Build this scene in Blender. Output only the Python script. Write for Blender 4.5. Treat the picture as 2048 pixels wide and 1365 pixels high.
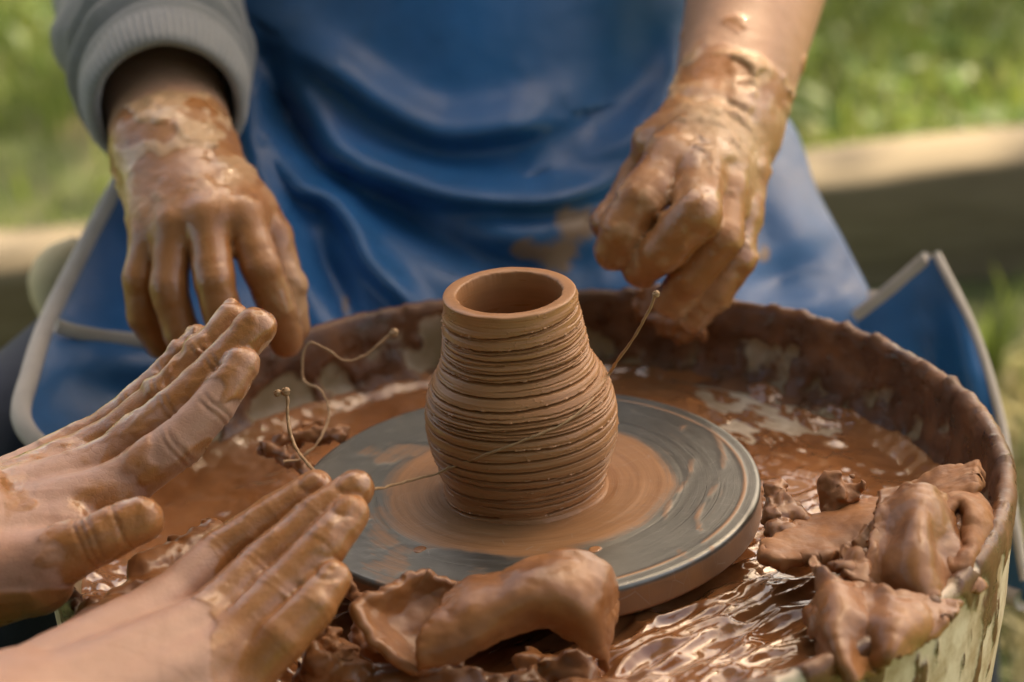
import bpy, math, random
import numpy as np
from mathutils import Vector, Matrix

random.seed(7)
rng = np.random.default_rng(11)
scene = bpy.context.scene
col = scene.collection
for o in list(bpy.data.objects):
    bpy.data.objects.remove(o)

# ------------------------------------------------------------------ camera
# Origin = centre of the wheel head's top face, metres; the lawn lies at z = GROUND.
GROUND = -0.45
LENS = 100.0
PITCH, ROLL = math.radians(23.54), math.radians(-3.918)
CAM = np.array([-0.00245, -1.36502, 0.68029])
FPX = 2048 * LENS / 36.0
_cp, _sp, _cr, _sr = math.cos(PITCH), math.sin(PITCH), math.cos(ROLL), math.sin(ROLL)
FW = np.array([0, _cp, -_sp])
RT = _cr * np.array([1.0, 0, 0]) + _sr * np.array([0, _sp, _cp])
UP = -_sr * np.array([1.0, 0, 0]) + _cr * np.array([0, _sp, _cp])
cam_data = bpy.data.cameras.new("camera")
cam = bpy.data.objects.new("camera", cam_data)
col.objects.link(cam)
cam_data.lens = LENS
cam_data.sensor_width = 36.0
cam_data.clip_start = 0.05
cam_data.clip_end = 600.0
cam.matrix_world = Matrix(((RT[0], UP[0], -FW[0], CAM[0]), (RT[1], UP[1], -FW[1], CAM[1]),
                           (RT[2], UP[2], -FW[2], CAM[2]), (0, 0, 0, 1)))
cam_data.dof.use_dof = True
cam_data.dof.focus_distance = 1.475
cam_data.dof.aperture_fstop = 4.9
cam_data.dof.aperture_blades = 0
scene.camera = cam

def P(px, py, d):
    """surveyed point: photograph pixel and distance from the camera along its axis, metres"""
    return CAM + (FW + (px - 1024) / FPX * RT - (py - 682.5) / FPX * UP) * d

# ------------------------------------------------------------------ sky, sun, exposure
SUN_DIR = Vector((0.42, 0.50, 0.80)).normalized()      # towards the sun: behind the potter, to the right
SUN_EL = math.asin(SUN_DIR.z)
SUN_AZ = math.atan2(SUN_DIR.x, SUN_DIR.y)
world = bpy.data.worlds.new("World")
scene.world = world
world.use_nodes = True
wn = world.node_tree
for n in list(wn.nodes):
    wn.nodes.remove(n)
sky = wn.nodes.new("ShaderNodeTexSky")
sky.sky_type = 'NISHITA'
sky.sun_disc = False
sky.sun_elevation = SUN_EL
sky.sun_rotation = SUN_AZ
sky.air_density = 1.0
sky.dust_density = 4.0
sky.ozone_density = 0.6
bg = wn.nodes.new("ShaderNodeBackground")
bg.inputs["Strength"].default_value = 0.13
wo = wn.nodes.new("ShaderNodeOutputWorld")
wn.links.new(sky.outputs[0], bg.inputs["Color"])
wn.links.new(bg.outputs[0], wo.inputs["Surface"])
sun_data = bpy.data.lights.new("sun", 'SUN')
sun_data.energy = 4.8
sun_data.angle = math.radians(0.6)
sun_data.color = (1.0, 0.93, 0.82)
sun = bpy.data.objects.new("sun", sun_data)
sun.rotation_euler = SUN_DIR.to_track_quat('Z', 'Y').to_euler()
sun.location = (3, 4, 6)
col.objects.link(sun)
scene.view_settings.view_transform = 'Standard'
scene.view_settings.look = 'None'
scene.view_settings.gamma = 1.0
scene.view_settings.use_curve_mapping = False
scene.view_settings.exposure = 1.5
scene.view_settings.use_white_balance = True          # the camera was set for open shade
scene.view_settings.white_balance_temperature = 9000
scene.view_settings.white_balance_tint = 13
scene.render.engine = 'CYCLES'
scene.cycles.use_denoising = True
scene.cycles.max_bounces = 6
scene.cycles.diffuse_bounces = 3
scene.cycles.glossy_bounces = 3
scene.cycles.transmission_bounces = 2
scene.cycles.caustics_reflective = False
scene.cycles.caustics_refractive = False
scene.cycles.sample_clamp_indirect = 4.0

# ------------------------------------------------------------------ helpers: noise
def _hash(ix, iy, iz, seed):
    h = (ix * 374761393 + iy * 668265263 + iz * 2147483647 + seed * 974711) & 0xFFFFFFFF
    h = ((h ^ (h >> 13)) * 1274126177) & 0xFFFFFFFF
    h = h ^ (h >> 16)
    return (h & 0xFFFFFF).astype(np.float64) / 0xFFFFFF

def vnoise(p, seed=0):
    """value noise, 0..1, p (N,3)"""
    p = np.asarray(p, dtype=np.float64)
    i = np.floor(p).astype(np.int64)
    f = p - i
    u = f * f * f * (f * (f * 6 - 15) + 10)
    r = 0
    for dx in (0, 1):
        wx = u[:, 0] if dx else 1 - u[:, 0]
        for dy in (0, 1):
            wy = u[:, 1] if dy else 1 - u[:, 1]
            for dz in (0, 1):
                wz = u[:, 2] if dz else 1 - u[:, 2]
                r = r + wx * wy * wz * _hash(i[:, 0] + dx, i[:, 1] + dy, i[:, 2] + dz, seed)
    return r

def fbm(p, scale, octaves=3, seed=0, gain=0.5):
    p = np.asarray(p, dtype=np.float64) * scale
    a, s, t = 1.0, 0, 0
    for k in range(octaves):
        s = s + a * vnoise(p + 17.3 * k, seed + k)
        t += a
        a *= gain
        p = p * 2.03
    return s / t

_ROT = [np.array(Matrix.Rotation(a_, 3, ax_)) for a_, ax_ in ((0.6, Vector((0.3, 0.5, 0.8))), (1.9, Vector((0.7, -0.4, 0.6))), (3.4, Vector((-0.5, 0.6, 0.6))))]
def soft(p, scale, octaves=3, seed=0):
    """fbm averaged over turned lattices: no grid shows in reflections"""
    p = np.asarray(p, dtype=np.float64)
    r = sum(fbm(p @ R_.T + 0.7 * i, scale, octaves, seed + 91 * i) for i, R_ in enumerate(_ROT)) / 3
    return 0.5 + (r - 0.5) * 1.7

def sstep(a, b, x):
    t = np.clip((x - a) / (b - a), 0, 1)
    return t * t * (3 - 2 * t)

# ------------------------------------------------------------------ helpers: objects and meshes
def tag(o, label=None, category=None, group=None, kind=None):
    if label: o["label"] = label
    if category: o["category"] = category
    if group: o["group"] = group
    if kind: o["kind"] = kind
    return o

def empty(name, loc=(0, 0, 0)):
    o = bpy.data.objects.new(name, None)
    o.empty_display_size = 0.05
    o.location = loc
    col.objects.link(o)
    return o

def new_obj(name, me, mat=None, parent=None, smooth=True):
    if mat is not None:
        me.materials.append(mat)
    if smooth and len(me.polygons):
        me.polygons.foreach_set("use_smooth", np.ones(len(me.polygons), dtype=bool))
    o = bpy.data.objects.new(name, me)
    col.objects.link(o)
    if parent is not None:
        o.parent = parent
        o.matrix_parent_inverse = Matrix.Translation(-Vector(abs_loc(parent)))
    return o

def abs_loc(o):
    l = Vector(o.location)
    p = o.parent
    # parents are only translated empties (or meshes at the origin)
    return l if p is None else l

def mesh_np(name, V, F, attrs=None):
    """V (n,3), F (m,3|4) int arrays; attrs = {name: (n,) floats}"""
    me = bpy.data.meshes.new(name)
    V = np.ascontiguousarray(V, dtype=np.float32)
    F = np.ascontiguousarray(F, dtype=np.int32)
    k = F.shape[1]
    me.vertices.add(len(V))
    me.vertices.foreach_set("co", V.ravel())
    me.loops.add(F.size)
    me.loops.foreach_set("vertex_index", F.ravel())
    me.polygons.add(len(F))
    me.polygons.foreach_set("loop_start", np.arange(0, F.size, k, dtype=np.int32))
    me.update(calc_edges=True)
    for an, av in (attrs or {}).items():
        a = me.attributes.new(an, 'FLOAT', 'POINT')
        a.data.foreach_set("value", np.ascontiguousarray(av, dtype=np.float32))
    return me

def merge(parts):
    """[(V,F,attrs)] -> one (V,F,attrs), all quads or all tris"""
    Vs, Fs, At, n = [], [], {}, 0
    for V, F, A in parts:
        Vs.append(V); Fs.append(F + n); n += len(V)
        for k_, v_ in A.items():
            At.setdefault(k_, []).append(v_)
    return np.concatenate(Vs), np.concatenate(Fs), {k_: np.concatenate(v_) for k_, v_ in At.items()}

def grid_faces(nu, nv, wrap_u=False):
    """vertex index = i*nv + j, i in u, j in v"""
    iu = np.arange(nu if wrap_u else nu - 1)
    jv = np.arange(nv - 1)
    I, J = np.meshgrid(iu, jv, indexing='ij')
    I2 = (I + 1) % nu
    return np.stack([I * nv + J, I2 * nv + J, I2 * nv + J + 1, I * nv + J + 1], -1).reshape(-1, 4)

def catmull(pts, n, closed=False):
    pts = np.asarray(pts, dtype=float)
    m = len(pts)
    t = np.linspace(0, m - 1, n)
    i = np.clip(np.floor(t).astype(int), 0, m - 2)
    f = (t - i).reshape((-1,) + (1,) * (pts.ndim - 1))
    ext = np.concatenate([2 * pts[:1] - pts[1:2], pts, 2 * pts[-1:] - pts[-2:-1]])
    p0, p1, p2, p3 = ext[i], ext[i + 1], ext[i + 2], ext[i + 3]
    return 0.5 * (2 * p1 + (p2 - p0) * f + (2 * p0 - 5 * p1 + 4 * p2 - p3) * f ** 2 + (3 * p1 - p0 - 3 * p2 + p3) * f ** 3)

def patch(ctrl, nu, nv):
    """smooth surface through a control grid ctrl[row][col] -> (nu,nv,3)"""
    c = np.asarray(ctrl, dtype=float)
    a = catmull(c, nu)
    return np.swapaxes(catmull(np.swapaxes(a, 0, 1), nv), 0, 1)

def tube(pts, radii, seg=10, n=None, cap=True):
    pts = np.asarray(pts, float)
    if n:
        q = catmull(np.c_[pts, np.broadcast_to(radii, len(pts))], n)
        pts, radii = q[:, :3], q[:, 3]
    radii = np.broadcast_to(radii, len(pts))
    T = np.gradient(pts, axis=0)
    T /= np.linalg.norm(T, axis=1)[:, None] + 1e-12
    a = np.array([0.3, 0.2, 0.93])
    N = np.cross(T, a); N /= np.linalg.norm(N, axis=1)[:, None] + 1e-12
    B = np.cross(T, N)
    th = np.linspace(0, 2 * np.pi, seg, endpoint=False)
    V = pts[None] + radii[None, :, None] * (np.cos(th)[:, None, None] * N[None] + np.sin(th)[:, None, None] * B[None])
    F = grid_faces(seg, len(pts), True)
    V = V.reshape(-1, 3)
    if cap:
        n0 = len(V); L = len(pts)
        V = np.concatenate([V, [pts[0], pts[-1]]])
        i = np.arange(seg); i2 = (i + 1) % seg
        F = np.concatenate([F, np.stack([i2 * L, i * L, np.full(seg, n0), np.full(seg, n0)], -1)[:, [0, 1, 2, 2]][:, :4]]) if False else F
        c0 = np.stack([i * L, i2 * L, np.full(seg, n0)], -1)
        c1 = np.stack([i2 * L + L - 1, i * L + L - 1, np.full(seg, n0 + 1)], -1)
        tri = np.concatenate([F[:, [0, 1, 2]], F[:, [0, 2, 3]], c0, c1])
        return V, tri
    return V, np.concatenate([F[:, [0, 1, 2]], F[:, [0, 2, 3]]])

def sheet_mesh(G, thick, noise_amp=0.0, noise_scale=60, seed=0, edge_round=True, thick_fn=None):
    """closed thick sheet from a point grid G (nu,nv,3): front face, back face and rim"""
    nu, nv, _ = G.shape
    du = np.gradient(G, axis=0); dv = np.gradient(G, axis=1)
    N = np.cross(du, dv); N /= np.linalg.norm(N, axis=2)[..., None] + 1e-12
    flat = G.reshape(-1, 3)
    th = np.full((nu, nv), thick)
    if edge_round:
        u = np.linspace(0, 1, nu)[:, None]; v = np.linspace(0, 1, nv)[None]
        eu = np.minimum(u, 1 - u) * nu; ev = np.minimum(v, 1 - v) * nv
        e = np.clip(np.minimum(eu, ev) / 3.0, 0, 1)
        th = th * (0.35 + 0.65 * np.sqrt(e * (2 - e)))
    if thick_fn is not None:
        th = th * thick_fn
    if noise_amp:
        nz = (fbm(flat, noise_scale, 3, seed) - 0.5).reshape(nu, nv) * 2 * noise_amp
        nz2 = (fbm(flat + 3.1, noise_scale, 3, seed + 9) - 0.5).reshape(nu, nv) * 2 * noise_amp
    else:
        nz = nz2 = 0
    A = G + N * (th / 2 + nz)[..., None]
    B = G - N * (th / 2 + nz2)[..., None]
    Fa = grid_faces(nu, nv)
    n = nu * nv
    V = np.concatenate([A.reshape(-1, 3), B.reshape(-1, 3)])
    Fb = Fa[:, ::-1] + n
    idx = np.arange(n).reshape(nu, nv)
    loop = np.concatenate([idx[:-1, 0], idx[-1, :-1], idx[:0:-1, -1], idx[0, :0:-1]])
    l2 = np.roll(loop, -1)
    Fr = np.stack([l2, loop, loop + n, l2 + n], -1)
    return V, np.concatenate([Fa, Fb, Fr])

# ------------------------------------------------------------------ helpers: implicit surfaces (hands, bodies, clay lumps)
def smin(a, b, k):
    h = np.maximum(k - np.abs(a - b), 0) / k
    return np.minimum(a, b) - h * h * k * 0.25

class Field:
    def __init__(self, lo, hi, h):
        self.h = h
        self.lo = np.asarray(lo, float)
        self.n = np.ceil((np.asarray(hi) - self.lo) / h).astype(int) + 1
        self.ax = [(self.lo[i] + h * np.arange(self.n[i])).astype(np.float32) for i in range(3)]
        self.F = np.full(self.n, 1.0, np.float32)

    def block(self, lo, hi):
        a = np.clip(np.floor((np.asarray(lo) - self.lo) / self.h).astype(int), 0, self.n - 1)
        b = np.clip(np.ceil((np.asarray(hi) - self.lo) / self.h).astype(int) + 1, 1, self.n)
        return tuple(slice(a[i], max(b[i], a[i] + 1)) for i in range(3))

    def xyz(self, s):
        return (self.ax[0][s[0]][:, None, None], self.ax[1][s[1]][None, :, None], self.ax[2][s[2]][None, None, :])

    def cone(self, a, b, ra, rb, s):
        X, Y, Z = self.xyz(s)
        a = np.asarray(a, np.float32); ba = np.asarray(b, np.float32) - a
        px, py, pz = X - a[0], Y - a[1], Z - a[2]
        L = float(ba @ ba) + 1e-12
        t = np.clip((px * ba[0] + py * ba[1] + pz * ba[2]) / L, 0, 1)
        d = np.sqrt((px - t * ba[0]) ** 2 + (py - t * ba[1]) ** 2 + (pz - t * ba[2]) ** 2)
        return d - (ra + (rb - ra) * t)

    def add(self, a, b, ra, rb, k=0.006, F=None):
        F = self.F if F is None else F
        a = np.asarray(a); b = np.asarray(b)
        m = max(ra, rb) + 0.016 + k
        s = self.block(np.minimum(a, b) - m, np.maximum(a, b) + m)
        F[s] = smin(F[s], self.cone(a, b, ra, rb, s), k)

    def chain(self, pts, radii, kin=0.0018, kbase=0.007, kside=0.0012):
        """a finger: its own smooth chain, blended to what is there (palm) but not to its neighbours"""
        pts = [np.asarray(p) for p in pts]
        m = max(radii) + 0.016
        lo = np.min(pts, axis=0) - m; hi = np.max(pts, axis=0) + m
        s = self.block(lo, hi)
        G = None
        for i in range(len(pts) - 1):
            d = self.cone(pts[i], pts[i + 1], radii[i], radii[i + 1], s)
            G = d if G is None else smin(G, d, kin)
        self.fingers.append((s, smin(self.palm[s], G, kbase), kside))

    def start_fingers(self):
        self.palm = self.F.copy()
        self.fingers = []

    def end_fingers(self):
        for s, G, k in self.fingers:
            self.F[s] = smin(self.F[s], G, k)
        self.palm = None

    def groove(self, p, axis, side, depth, width, radius, spread=0.25):
        """a crease round a joint at p, across `axis`, on the side that `side` points to"""
        p = np.asarray(p); axis = np.asarray(axis) / np.linalg.norm(axis); side = np.asarray(side) / np.linalg.norm(side)
        s = self.block(p - radius * 1.6, p + radius * 1.6)
        X, Y, Z = self.xyz(s)
        x, y, z = X - p[0], Y - p[1], Z - p[2]
        t = x * axis[0] + y * axis[1] + z * axis[2]
        q = (x * side[0] + y * side[1] + z * side[2]) / radius
        r2 = (x * x + y * y + z * z) / radius ** 2
        g = depth * np.exp(-((t + 0.12 * radius * np.sin(q * 3)) / width) ** 2) * np.clip((q - spread + 0.5) * 2, 0, 1) * np.clip(2.4 - r2, 0, 1)
        self.F[s] = self.F[s] + g

    def carve(self, a, b, ra, rb, k=0.004):
        a = np.asarray(a); b = np.asarray(b); m = max(ra, rb) + 0.01
        s = self.block(np.minimum(a, b) - m, np.maximum(a, b) + m)
        self.F[s] = -smin(-self.F[s], self.cone(a, b, ra, rb, s), k)

    def displace(self, fn, band=0.006):
        """F -= fn(points) near the surface"""
        m = np.abs(self.F) < band
        i = np.argwhere(m)
        p = self.lo + i * self.h
        self.F[m] -= fn(p).astype(np.float32)

    def mesh(self):
        F = self.F; S = F < 0
        c = [S[a:a + F.shape[0] - 1, b:b + F.shape[1] - 1, d:d + F.shape[2] - 1] for a in (0, 1) for b in (0, 1) for d in (0, 1)]
        cnt = sum(x.astype(np.int8) for x in c)
        act = (cnt > 0) & (cnt < 8)
        idx = np.argwhere(act)
        vid = np.full(act.shape, -1, np.int32)
        vid[act] = np.arange(len(idx))
        acc = np.zeros((len(idx), 3)); w = np.zeros(len(idx))
        corners = np.array([(a, b, d) for a in (0, 1) for b in (0, 1) for d in (0, 1)])
        val = [F[idx[:, 0] + k_[0], idx[:, 1] + k_[1], idx[:, 2] + k_[2]].astype(float) for k_ in corners]
        for i in range(8):
            for j in range(i + 1, 8):
                if np.abs(corners[i] - corners[j]).sum() != 1:
                    continue
                va, vb = val[i], val[j]
                cr = (va < 0) != (vb < 0)
                t = np.where(cr, va / np.where(cr, va - vb, 1), 0)
                acc += np.where(cr[:, None], corners[i] + t[:, None] * (corners[j] - corners[i]), 0)
                w += cr
        V = self.lo + (idx + acc / w[:, None]) * self.h
        quads = []
        for axn in range(3):
            o1, o2 = [(1, 2), (2, 0), (0, 1)][axn]
            sl = [slice(None)] * 3; sl2 = [slice(None)] * 3
            sl[axn] = slice(0, -1); sl2[axn] = slice(1, None)
            A, B = S[tuple(sl)], S[tuple(sl2)]
            e = np.argwhere(A != B)
            ok = (e[:, o1] > 0) & (e[:, o2] > 0) & (e[:, o1] < F.shape[o1] - 1) & (e[:, o2] < F.shape[o2] - 1)
            e = e[ok]
            inside = A[e[:, 0], e[:, 1], e[:, 2]]
            def cell(d1, d2):
                q = e.copy(); q[:, o1] -= d1; q[:, o2] -= d2
                return vid[q[:, 0], q[:, 1], q[:, 2]]
            Q = np.stack([cell(1, 1), cell(0, 1), cell(0, 0), cell(1, 0)], -1)
            Q[~inside] = Q[~inside][:, ::-1]
            quads.append(Q)
        return V, np.concatenate(quads)

def relax(V, F, it=2, lam=0.5):
    e = np.concatenate([F[:, [0, 1]], F[:, [1, 2]], F[:, [2, 3]], F[:, [3, 0]]])
    n = len(V)
    deg = np.bincount(e[:, 0], minlength=n) + np.bincount(e[:, 1], minlength=n)
    for _ in range(it):
        s = np.zeros_like(V)
        for k_ in range(3):
            s[:, k_] = np.bincount(e[:, 0], V[e[:, 1], k_], n) + np.bincount(e[:, 1], V[e[:, 0], k_], n)
        V = V + lam * (s / np.maximum(deg, 1)[:, None] - V)
    return V

# ------------------------------------------------------------------ helpers: materials
class Mat:
    def __init__(self, name):
        self.m = bpy.data.materials.new(name)
        self.m.use_nodes = True
        self.t = self.m.node_tree
        self.b = self.t.nodes["Principled BSDF"]
        self.out = self.t.nodes["Material Output"]
        tc = self.t.nodes.new("ShaderNodeTexCoord")
        self.obj = tc.outputs["Object"]

    def set(self, **kw):
        for k_, v in kw.items():
            s = self.b.inputs[k_.replace("_", " ")]
            if hasattr(v, "is_linked") or isinstance(v, bpy.types.NodeSocket):
                self.t.links.new(v, s)
            elif isinstance(v, tuple) and len(v) == 3 and s.type == 'RGBA':
                s.default_value = (*v, 1)
            else:
                s.default_value = v
        return self

    def attr(self, name):
        n = self.t.nodes.new("ShaderNodeAttribute"); n.attribute_name = name
        return n.outputs["Fac"]

    def mapping(self, scale=(1, 1, 1), rot=(0, 0, 0), vec=None):
        n = self.t.nodes.new("ShaderNodeMapping")
        n.inputs["Scale"].default_value = scale
        n.inputs["Rotation"].default_value = rot
        self.t.links.new(vec or self.obj, n.inputs["Vector"])
        return n.outputs[0]

    def noise(self, scale, detail=4, rough=0.55, vec=None, dist=0.0):
        n = self.t.nodes.new("ShaderNodeTexNoise")
        n.inputs["Scale"].default_value = scale
        n.inputs["Detail"].default_value = detail
        n.inputs["Roughness"].default_value = rough
        n.inputs["Distortion"].default_value = dist
        self.t.links.new(vec or self.obj, n.inputs["Vector"])
        return n.outputs[0]

    def voronoi(self, scale, vec=None, feature='F1', out="Distance"):
        n = self.t.nodes.new("ShaderNodeTexVoronoi")
        n.feature = feature
        n.inputs["Scale"].default_value = scale
        self.t.links.new(vec or self.obj, n.inputs["Vector"])
        return n.outputs[out]

    def ramp(self, fac, stops, interp='LINEAR'):
        n = self.t.nodes.new("ShaderNodeValToRGB")
        n.color_ramp.interpolation = interp
        els = n.color_ramp.elements
        while len(els) < len(stops):
            els.new(0.5)
        for e, (p, c) in zip(els, stops):
            e.position = p
            e.color = (*c, 1) if isinstance(c, tuple) else (c, c, c, 1)
        self.t.links.new(fac, n.inputs[0])
        return n.outputs[0]

    def math(self, op, a, b=None, c=None, clamp=False):
        n = self.t.nodes.new("ShaderNodeMath"); n.operation = op; n.use_clamp = clamp
        for i, v in enumerate((a, b, c)):
            if v is None: continue
            if isinstance(v, (int, float)): n.inputs[i].default_value = v
            else: self.t.links.new(v, n.inputs[i])
        return n.outputs[0]

    def mix(self, fac, a, b):
        n = self.t.nodes.new("ShaderNodeMix"); n.data_type = 'RGBA'
        for s, v in ((n.inputs[0], fac), (n.inputs[6], a), (n.inputs[7], b)):
            if isinstance(v, tuple): s.default_value = (*v, 1)
            elif isinstance(v, (int, float)): s.default_value = v if s.type == 'VALUE' else (v, v, v, 1)
            else: self.t.links.new(v, s)
        return n.outputs[2]

    def bump(self, height, strength=0.3, dist=0.001, normal=None):
        n = self.t.nodes.new("ShaderNodeBump")
        n.inputs["Strength"].default_value = strength
        n.inputs["Distance"].default_value = dist
        self.t.links.new(height, n.inputs["Height"])
        if normal is not None:
            self.t.links.new(normal, n.inputs["Normal"])
        self.t.links.new(n.outputs[0], self.b.inputs["Normal"])
        return n.outputs[0]

def polar(M):
    s = M.t.nodes.new("ShaderNodeSeparateXYZ"); M.t.links.new(M.obj, s.inputs[0])
    x, y = s.outputs[0], s.outputs[1]
    r = M.math('SQRT', M.math('ADD', M.math('MULTIPLY', x, x), M.math('MULTIPLY', y, y)))
    th = M.math('ARCTAN2', y, x)
    return r, th, s.outputs[2]

def combine(M, a, b, c):
    n = M.t.nodes.new("ShaderNodeCombineXYZ")
    for i, v in enumerate((a, b, c)):
        if isinstance(v, (int, float)): n.inputs[i].default_value = v
        else: M.t.links.new(v, n.inputs[i])
    return n.outputs[0]

CLAY_A, CLAY_B, CLAY_C = (0.36, 0.150, 0.053), (0.275, 0.108, 0.038), (0.18, 0.068, 0.025)

def clay_material(name, rough=(0.30, 0.58), scale=35, tint=1.0, bump=0.24, coat=0.25):
    M = Mat(name)
    n = M.noise(scale, 5, 0.6)
    sc = lambda c: tuple(v * tint for v in c)
    c = M.ramp(n, [(0.30, sc(CLAY_C)), (0.5, sc(CLAY_B)), (0.72, sc(CLAY_A))])
    n2 = M.noise(scale * 2.3, 3, 0.6)
    M.set(Base_Color=c, Roughness=M.ramp(n2, [(0.35, rough[0]), (0.65, rough[1])]), Coat_Weight=coat, Coat_Roughness=0.12)
    M.b.inputs["Specular IOR Level"].default_value = 0.5
    h = M.math('ADD', M.math('MULTIPLY', M.noise(220, 5, 0.65), 0.5), M.noise(60, 4, 0.6))
    M.bump(h, bump, 0.0016)
    return M.m

mat_clay = clay_material("wet_clay")
mat_clay_matte = clay_material("leather_clay", (0.45, 0.75), 45, 1.0, 0.5, 0.05)

# pot clay
M = Mat("thrown_clay")
st = M.noise(1, 5, 0.6, M.mapping((14, 14, 520)))
bl = M.noise(30, 4)
c = M.mix(M.math('MULTIPLY_ADD', st, 0.7, M.math('MULTIPLY', bl, 0.3)), (0.295, 0.128, 0.054), (0.45, 0.218, 0.100))
M.set(Base_Color=c, Roughness=M.ramp(M.noise(1, 3, 0.5, M.mapping((25, 25, 260))), [(0.35, 0.27), (0.65, 0.50)]))
M.bump(M.math('ADD', M.math('MULTIPLY', st, 0.6), M.math('MULTIPLY', M.noise(350, 4, 0.7), 0.4)), 0.22, 0.0006)
mat_pot = M.m

# wheel head
M = Mat("wheel_metal")
r, th, z = polar(M)
rings = M.noise(1, 3, 0.7, combine(M, M.math('MULTIPLY', r, 1500), M.math('MULTIPLY', th, 0.8), 0.0))
rings2 = M.noise(1, 2, 0.6, combine(M, M.math('MULTIPLY', r, 420), M.math('MULTIPLY', th, 1.3), 3.0))
film = M.attr("film")
blot = M.noise(55, 5, 0.65)
fm = M.math('ADD', film, M.math('MULTIPLY', M.math('SUBTRACT', M.math('MULTIPLY_ADD', rings2, 0.6, M.math('MULTIPLY', blot, 0.4)), 0.5), 0.9), clamp=True)
fmr = M.ramp(fm, [(0.28, 0.0), (0.72, 1.0)])
metal = M.mix(M.math('MULTIPLY_ADD', rings, 0.5, M.math('MULTIPLY', blot, 0.5)), (0.095, 0.098, 0.092), (0.25, 0.252, 0.235))
clayc = M.mix(rings2, (0.22, 0.10, 0.042), (0.42, 0.215, 0.105))
scr = M.voronoi(26, M.mapping((1, 6, 1), (0, 0, 0.5)), 'DISTANCE_TO_EDGE')
scrm = M.ramp(scr, [(0.0, 0.35), (0.006, 0.0)])
cc = M.mix(scrm, M.mix(fmr, metal, clayc), (0.45, 0.44, 0.42))
M.set(Base_Color=cc, Metallic=M.math('MULTIPLY', M.math('SUBTRACT', 1.0, fmr), 0.8),
      Roughness=M.math('MULTIPLY_ADD', M.math('SUBTRACT', rings, 0.5), 0.5, M.math('MULTIPLY_ADD', fmr, 0.06, 0.36)))
M.bump(M.math('ADD', M.math('MULTIPLY', rings, 0.8), M.math('MULTIPLY', fmr, 0.5)), 0.35, 0.0006)
mat_wheel = M.m

# basin plastic with dried and wet clay on it
M = Mat("smeared_plastic")
cl = M.attr("clay")
n1 = M.noise(70, 5, 0.65)
mk = M.ramp(M.math('ADD', cl, M.math('MULTIPLY', M.math('SUBTRACT', n1, 0.5), 0.55)), [(0.44, 0.0), (0.54, 1.0)])
plas = M.mix(M.noise(18, 4), (0.66, 0.56, 0.45), (0.76, 0.67, 0.57))
wash = M.ramp(M.noise(14, 5, 0.65), [(0.42, 0.0), (0.75, 0.45)])
plas = M.mix(wash, plas, (0.40, 0.27, 0.14))
film_ = M.ramp(M.noise(42, 5, 0.7), [(0.40, 0.0), (0.62, 0.75)])
plas = M.mix(film_, plas, (0.33, 0.21, 0.11))
cly = M.ramp(M.noise(40, 5, 0.6), [(0.3, (0.065, 0.026, 0.012)), (0.5, (0.14, 0.057, 0.026)), (0.75, (0.27, 0.120, 0.053))])
ins_ = M.attr('inside')
plas = M.mix(M.math('MULTIPLY', ins_, M.ramp(M.noise(33, 4, 0.6), [(0.3, 0.55), (0.6, 0.95)])), plas, (0.20, 0.145, 0.07))
M.set(Base_Color=M.mix(mk, plas, cly), Roughness=M.mix(mk, 0.42, M.ramp(M.noise(80, 3), [(0.35, 0.22), (0.7, 0.6)])))
M.bump(M.math('ADD', M.math('MULTIPLY', mk, M.math('MULTIPLY_ADD', M.noise(120, 4), 1.0, 0.6)), M.math('MULTIPLY', M.noise(300, 3), 0.15)), 0.5, 0.0014)
mat_basin = M.m

# slip on the basin floor
M = Mat("wet_slip")
n1 = M.noise(16, 5, 0.6)
c = M.ramp(n1, [(0.30, (0.19, 0.072, 0.028)), (0.5, (0.29, 0.118, 0.048)), (0.75, (0.36, 0.165, 0.078))])
M.set(Base_Color=c, Roughness=M.ramp(M.noise(24, 3), [(0.4, 0.07), (0.7, 0.24)]), Coat_Weight=M.ramp(M.noise(20, 3), [(0.40, 0.25), (0.6, 1.0)]), Coat_Roughness=0.05)
M.b.inputs['Coat IOR'].default_value = 1.6
M.bump(M.math('ADD', M.noise(60, 3, 0.5), M.math('MULTIPLY', M.noise(200, 3), 0.15)), 0.3, 0.002)
mat_slip = M.m

M = Mat("clay_string")
M.set(Base_Color=M.mix(M.noise(300, 3), (0.30, 0.15, 0.07), (0.50, 0.34, 0.20)), Roughness=0.55)
mat_string = M.m

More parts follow.
